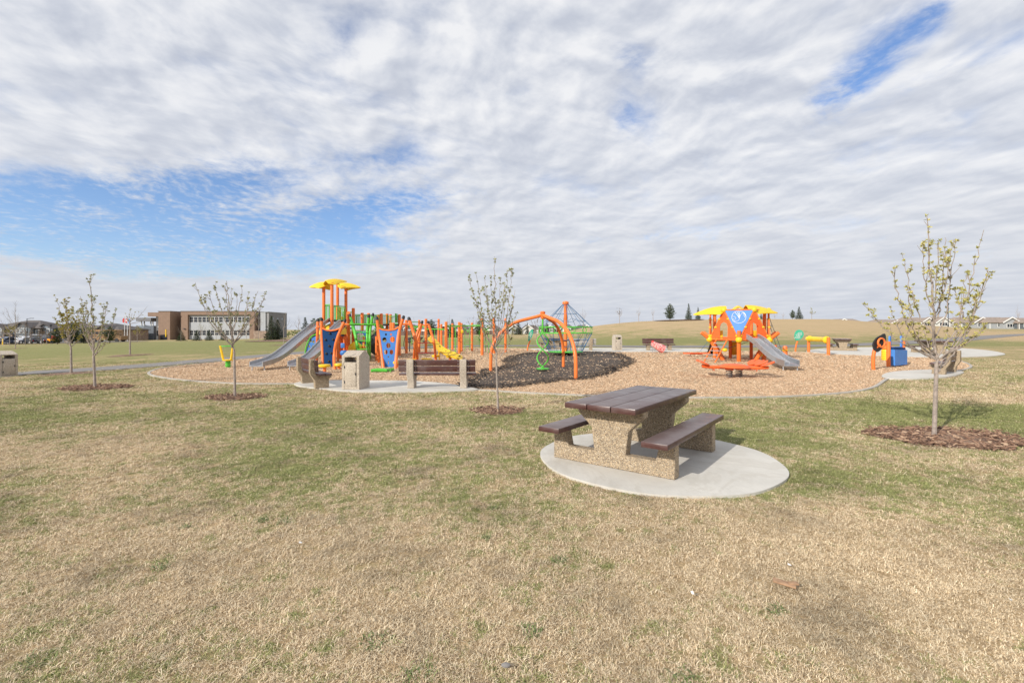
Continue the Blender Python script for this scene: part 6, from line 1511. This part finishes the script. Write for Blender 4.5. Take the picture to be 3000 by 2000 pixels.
# --- car park, cars
CY0 = 112
lot = [Vector((x, y, 0)) for x, y in ((-160, 109), (-100, 109), (-93, 112), (-92, 122), (-100, 128), (-160, 128))]
drape('car_park', lot, M['asphalt'], .05, 3)
def car(label, px, Z, rz, paint, h=1.5, L_=4.5, van=False):
    g = GZ(px, Z)+Z3*.05; t = thing('parked_car', label, 'car', g, rz, 'cars in the far car park'); W = 1.8
    k = h/1.5
    prof = [(-L_/2,.35),(-L_/2+.03,.75*k),(-L_/2+(.9 if not van else .5),.86*k),(L_/2-.25,.9*k),(L_/2,.7*k),(L_/2,.35)]
    bd = MB().prism(prof, (0, 0, 0), X3, Z3, W); 
    roof = [(-L_/2+(1.5 if not van else .9),1.36*k),(L_/2-(1.0 if not van else .35),1.40*k)]
    cab = [(-L_/2+(.95 if not van else .5),.84*k),roof[0],(-L_/2+(1.9 if not van else 1.3),h),(L_/2-(1.3 if not van else .6),h),roof[1],(L_/2-(.45 if not van else .1),.86*k)]
    bd.prism(cab, (0, 0, 0), X3, Z3, W-.25); b_ = bd.build('body', M[paint], t, bevel=.04)
    wc = [(c[0]*.9+.02, .9*k+(c[1]-.9*k)*.8) for c in cab]
    MB().prism(wc, (0, 0, .02), X3, Z3, W-.22).build('side_window', M['glass'], t)
    MB().box((-L_/2+1.15, 0, 1.1*k), (.05, W-.5, .45), M=Matrix.Rotation(R(48), 3, 'Y')).build('windscreen', M['glass'], t)
    for x in (-L_/2+.85, L_/2-.85):
        for s in (-1, 1):
            w_ = MB().lathe((x, s*(W/2-.1), .33), [(.2,-.11),(.33,-.1),(.33,.1),(.2,.11)], 14, Matrix.Rotation(R(90), 3, 'X')).build('wheel', M['black'], t)
            MB().lathe((x, s*(W/2+.01), .33), [(.05,-.03),(.19,-.02),(.19,.02),(.05,.03)], 10, Matrix.Rotation(R(90), 3, 'X')).build('rim', M['galv'], w_)
    for s in (-1, 1): MB().box((-L_/2+.02, s*.65, .68*k), (.08, .32, .14)).build('headlight', M['white'], t); MB().box((L_/2-.02, s*.68, .75*k), (.08, .25, .18)).build('tail_light', M['red'], t)
    return t
M['p_white'] = simple('white_car_paint', (.75, .76, .78), .25, .03, 2, coat=.6); M['p_black'] = simple('black_car_paint', (.02, .022, .03), .2, .1, 2, coat=.8); M['p_silver'] = simple('silver_car_paint', (.42, .45, .50), .25, .05, 2, coat=.6); M['p_navy'] = simple('navy_car_paint', (.03, .045, .09), .2, .1, 2, coat=.8)
M['p_orange'] = simple('amber_paint', (.8, .32, .02), .4, .1, 2)
car('silver car cut by the left edge behind the yellow bollard', 2, 114, R(5), 'p_silver'); car('dark blue SUV seen from behind, right of the yellow bollard', 27, 113, R(78), 'p_navy', 1.75)
car('white saloon behind the tall bare tree', 52, 114, R(-20), 'p_white', 1.5); car('white pickup-height SUV right of the white saloon', 70, 119, R(-25), 'p_white', 1.85)
car('black saloon in front of the silver van', 88, 113, R(-15), 'p_black', 1.5); car('silver van behind the black cars', 110, 119, R(-20), 'p_silver', 2.2, 4.9, True); car('black hatchback at the right end of the car row', 118, 113, R(-10), 'p_black', 1.55)
car('dark car parked before the orange skip loader', 143, 118, R(-30), 'p_black', 1.7); car('white van beside the yellow bush', 186, 120, R(60), 'p_white', 1.9, 4.6, True)
# small amber loader
g = GZ(156, 113); t = thing('skip_loader', 'small bright orange-yellow loader beside the parked cars', 'loader', g, R(-10), None)
MB().bbox((0, 0, .75), (2.0, 1.3, .7), .1).build('body', M['p_orange'], t); MB().bbox((.4, 0, 1.4), (.9, 1.1, .8), .08).build('cab', M['red'], t); MB().prism([(-1.9,.15),(-1.0,.1),(-1.0,.5),(-1.75,.95)], (0, 0, 0), X3, Z3, 1.6).build('bucket', M['yellow'], t)
for x in (-.6, .6):
    for s in (-1, 1): MB().lathe((x, s*.7, .35), [(.15,-.12),(.36,-.1),(.36,.1),(.15,.12)], 12, Matrix.Rotation(R(90), 3, 'X')).build('wheel', M['black'], t)
# school bus
g = GZ(318, 118); t = thing('school_bus', 'brownish yellow school bus behind the sapling, before the townhouses', 'bus', g, R(4)); M['busy'] = simple('faded_bus_yellow', (.30, .17, .07), .5, .1, 2)
MB().prism([(-3.9,.5),(2.6,.5),(3.7,.5),(3.75,1.5),(2.7,1.6),(2.55,2.9),(2.2,3.05),(-3.7,3.05),(-3.9,2.8)], (0, 0, 0), X3, Z3, 2.3).build('body', M['busy'], t, bevel=.06)
for i in range(8): MB().box((-3.3+i*.72, -1.16, 2.25), (.58, .05, .6)).build('side_window', M['glass'], t)
MB().box((-.6, -1.17, 1.5), (6, .04, .1)).build('stripe', M['black'], t)
for x in (-2.4, 2.7):
    for s in (-1, 1): MB().lathe((x, s*1.05, .48), [(.2,-.13),(.48,-.12),(.48,.12),(.2,.13)], 14, Matrix.Rotation(R(90), 3, 'X')).build('wheel', M['black'], t)
# car-park posts, bollard, street lamps, flag poles
def lamp_post(label, px, Z, yt, style, group='street lamps'):
    g = GZ(px, Z); zt = P(px, yt, Z).z-g.z; t = thing('street_lamp', label, 'street lamp', g, 0, group)
    MB().tube([(0, 0, 0), (0, 0, .6), (0, 0, .62), (0, 0, zt)], [.16, .15, .09, .07], 8).build('pole', M['pole'], t)
    if style == 'arm': MB().tube([(0, 0, zt-.1), (.9, 0, zt+.05)], .05, 6).build('arm', M['pole'], t); MB().bbox((1.2, 0, zt+.06), (.8, .3, .12), .03).build('lamp_head', M['pole'], t)
    else: MB().lathe((0, 0, zt-.1), [(.05,0),(.12,.05),(.22,.35),(.28,.38),(.06,.55)], 10).build('lamp_head', M['pole'], t)
lamp_post('tall car-park lamp with a flat side arm before the townhouses', 79, 116, 933, 'arm'); lamp_post('dark lamp post rising beside the orange loader', 149, 112, 955, 'top'); lamp_post('black lantern lamp on the right skyline behind the big sapling', 2778, 130, 892, 'top')
g = GZ(8, 108); t = thing('bollard', 'yellow bollard at the far left before the cars', 'bollard', g); zt = P(8, 994, 108).z-g.z
MB().lathe((0, 0, 0), [(.13,0),(.13,zt),(.08,zt+.1),(.02,zt+.13)], 12).build('post', M['yellow'], t); MB().lathe((0, 0, zt*.7), [(.135,0),(.14,.01),(.14,.12),(.135,.13)], 12).build('band', M['white'], t)
labs = ['first','second','third','fourth','fifth','sixth','seventh','eighth']
for i, px in enumerate((18, 40, 57, 76, 94, 116, 137, 153)):
    g = GZ(px, 105); t = thing('fence_post', '%s slim dark post along the car park edge, counted from the left' % labs[i], 'post', g, 0, 'slim posts along the car park')
    MB().tube([(0, 0, -.05), (0, 0, .75)], .055, 6).build('post', M['pole'], t); MB().ball((0, 0, .78), .07, 8).build('cap', M['pole'], t)
for i, (px, yt, fc, lab) in enumerate(((365, 931, 'red', 'left flagpole with a furled red flag'), (373, 932, 'red', 'middle flagpole with a furled red and white flag'), (381.5, 933, 'blue', 'right flagpole with a furled blue flag'))):
    g = GZ(px, 128); zt = P(px, yt-3, 128).z-g.z; t = thing('flagpole', lab, 'flagpole', g, 0, 'flagpoles by the school')
    MB().tube([(0, 0, 0), (0, 0, zt)], [.09, .045], 8).build('pole', M['white'], t); MB().ball((0, 0, zt), .08, 8).build('finial', M['yellow'], t)
    MB().prism([(0,0),(-.28,-.1),(-.5,-.55),(-.45,-1.1),(-.2,-1.3),(0,-1.15)], (-.05, 0, zt-.3), X3, Z3, .16).build('flag', M[fc], t)
    if i == 1: MB().prism([(-.05,-.4),(-.3,-.35),(-.35,-.8),(-.08,-.85)], (-.05, 0, zt-.3), X3, Z3, .18).build('white_band', M['white'], t)
if WELLS: make_bark()
make_grass(); make_chips()

make_weeds()
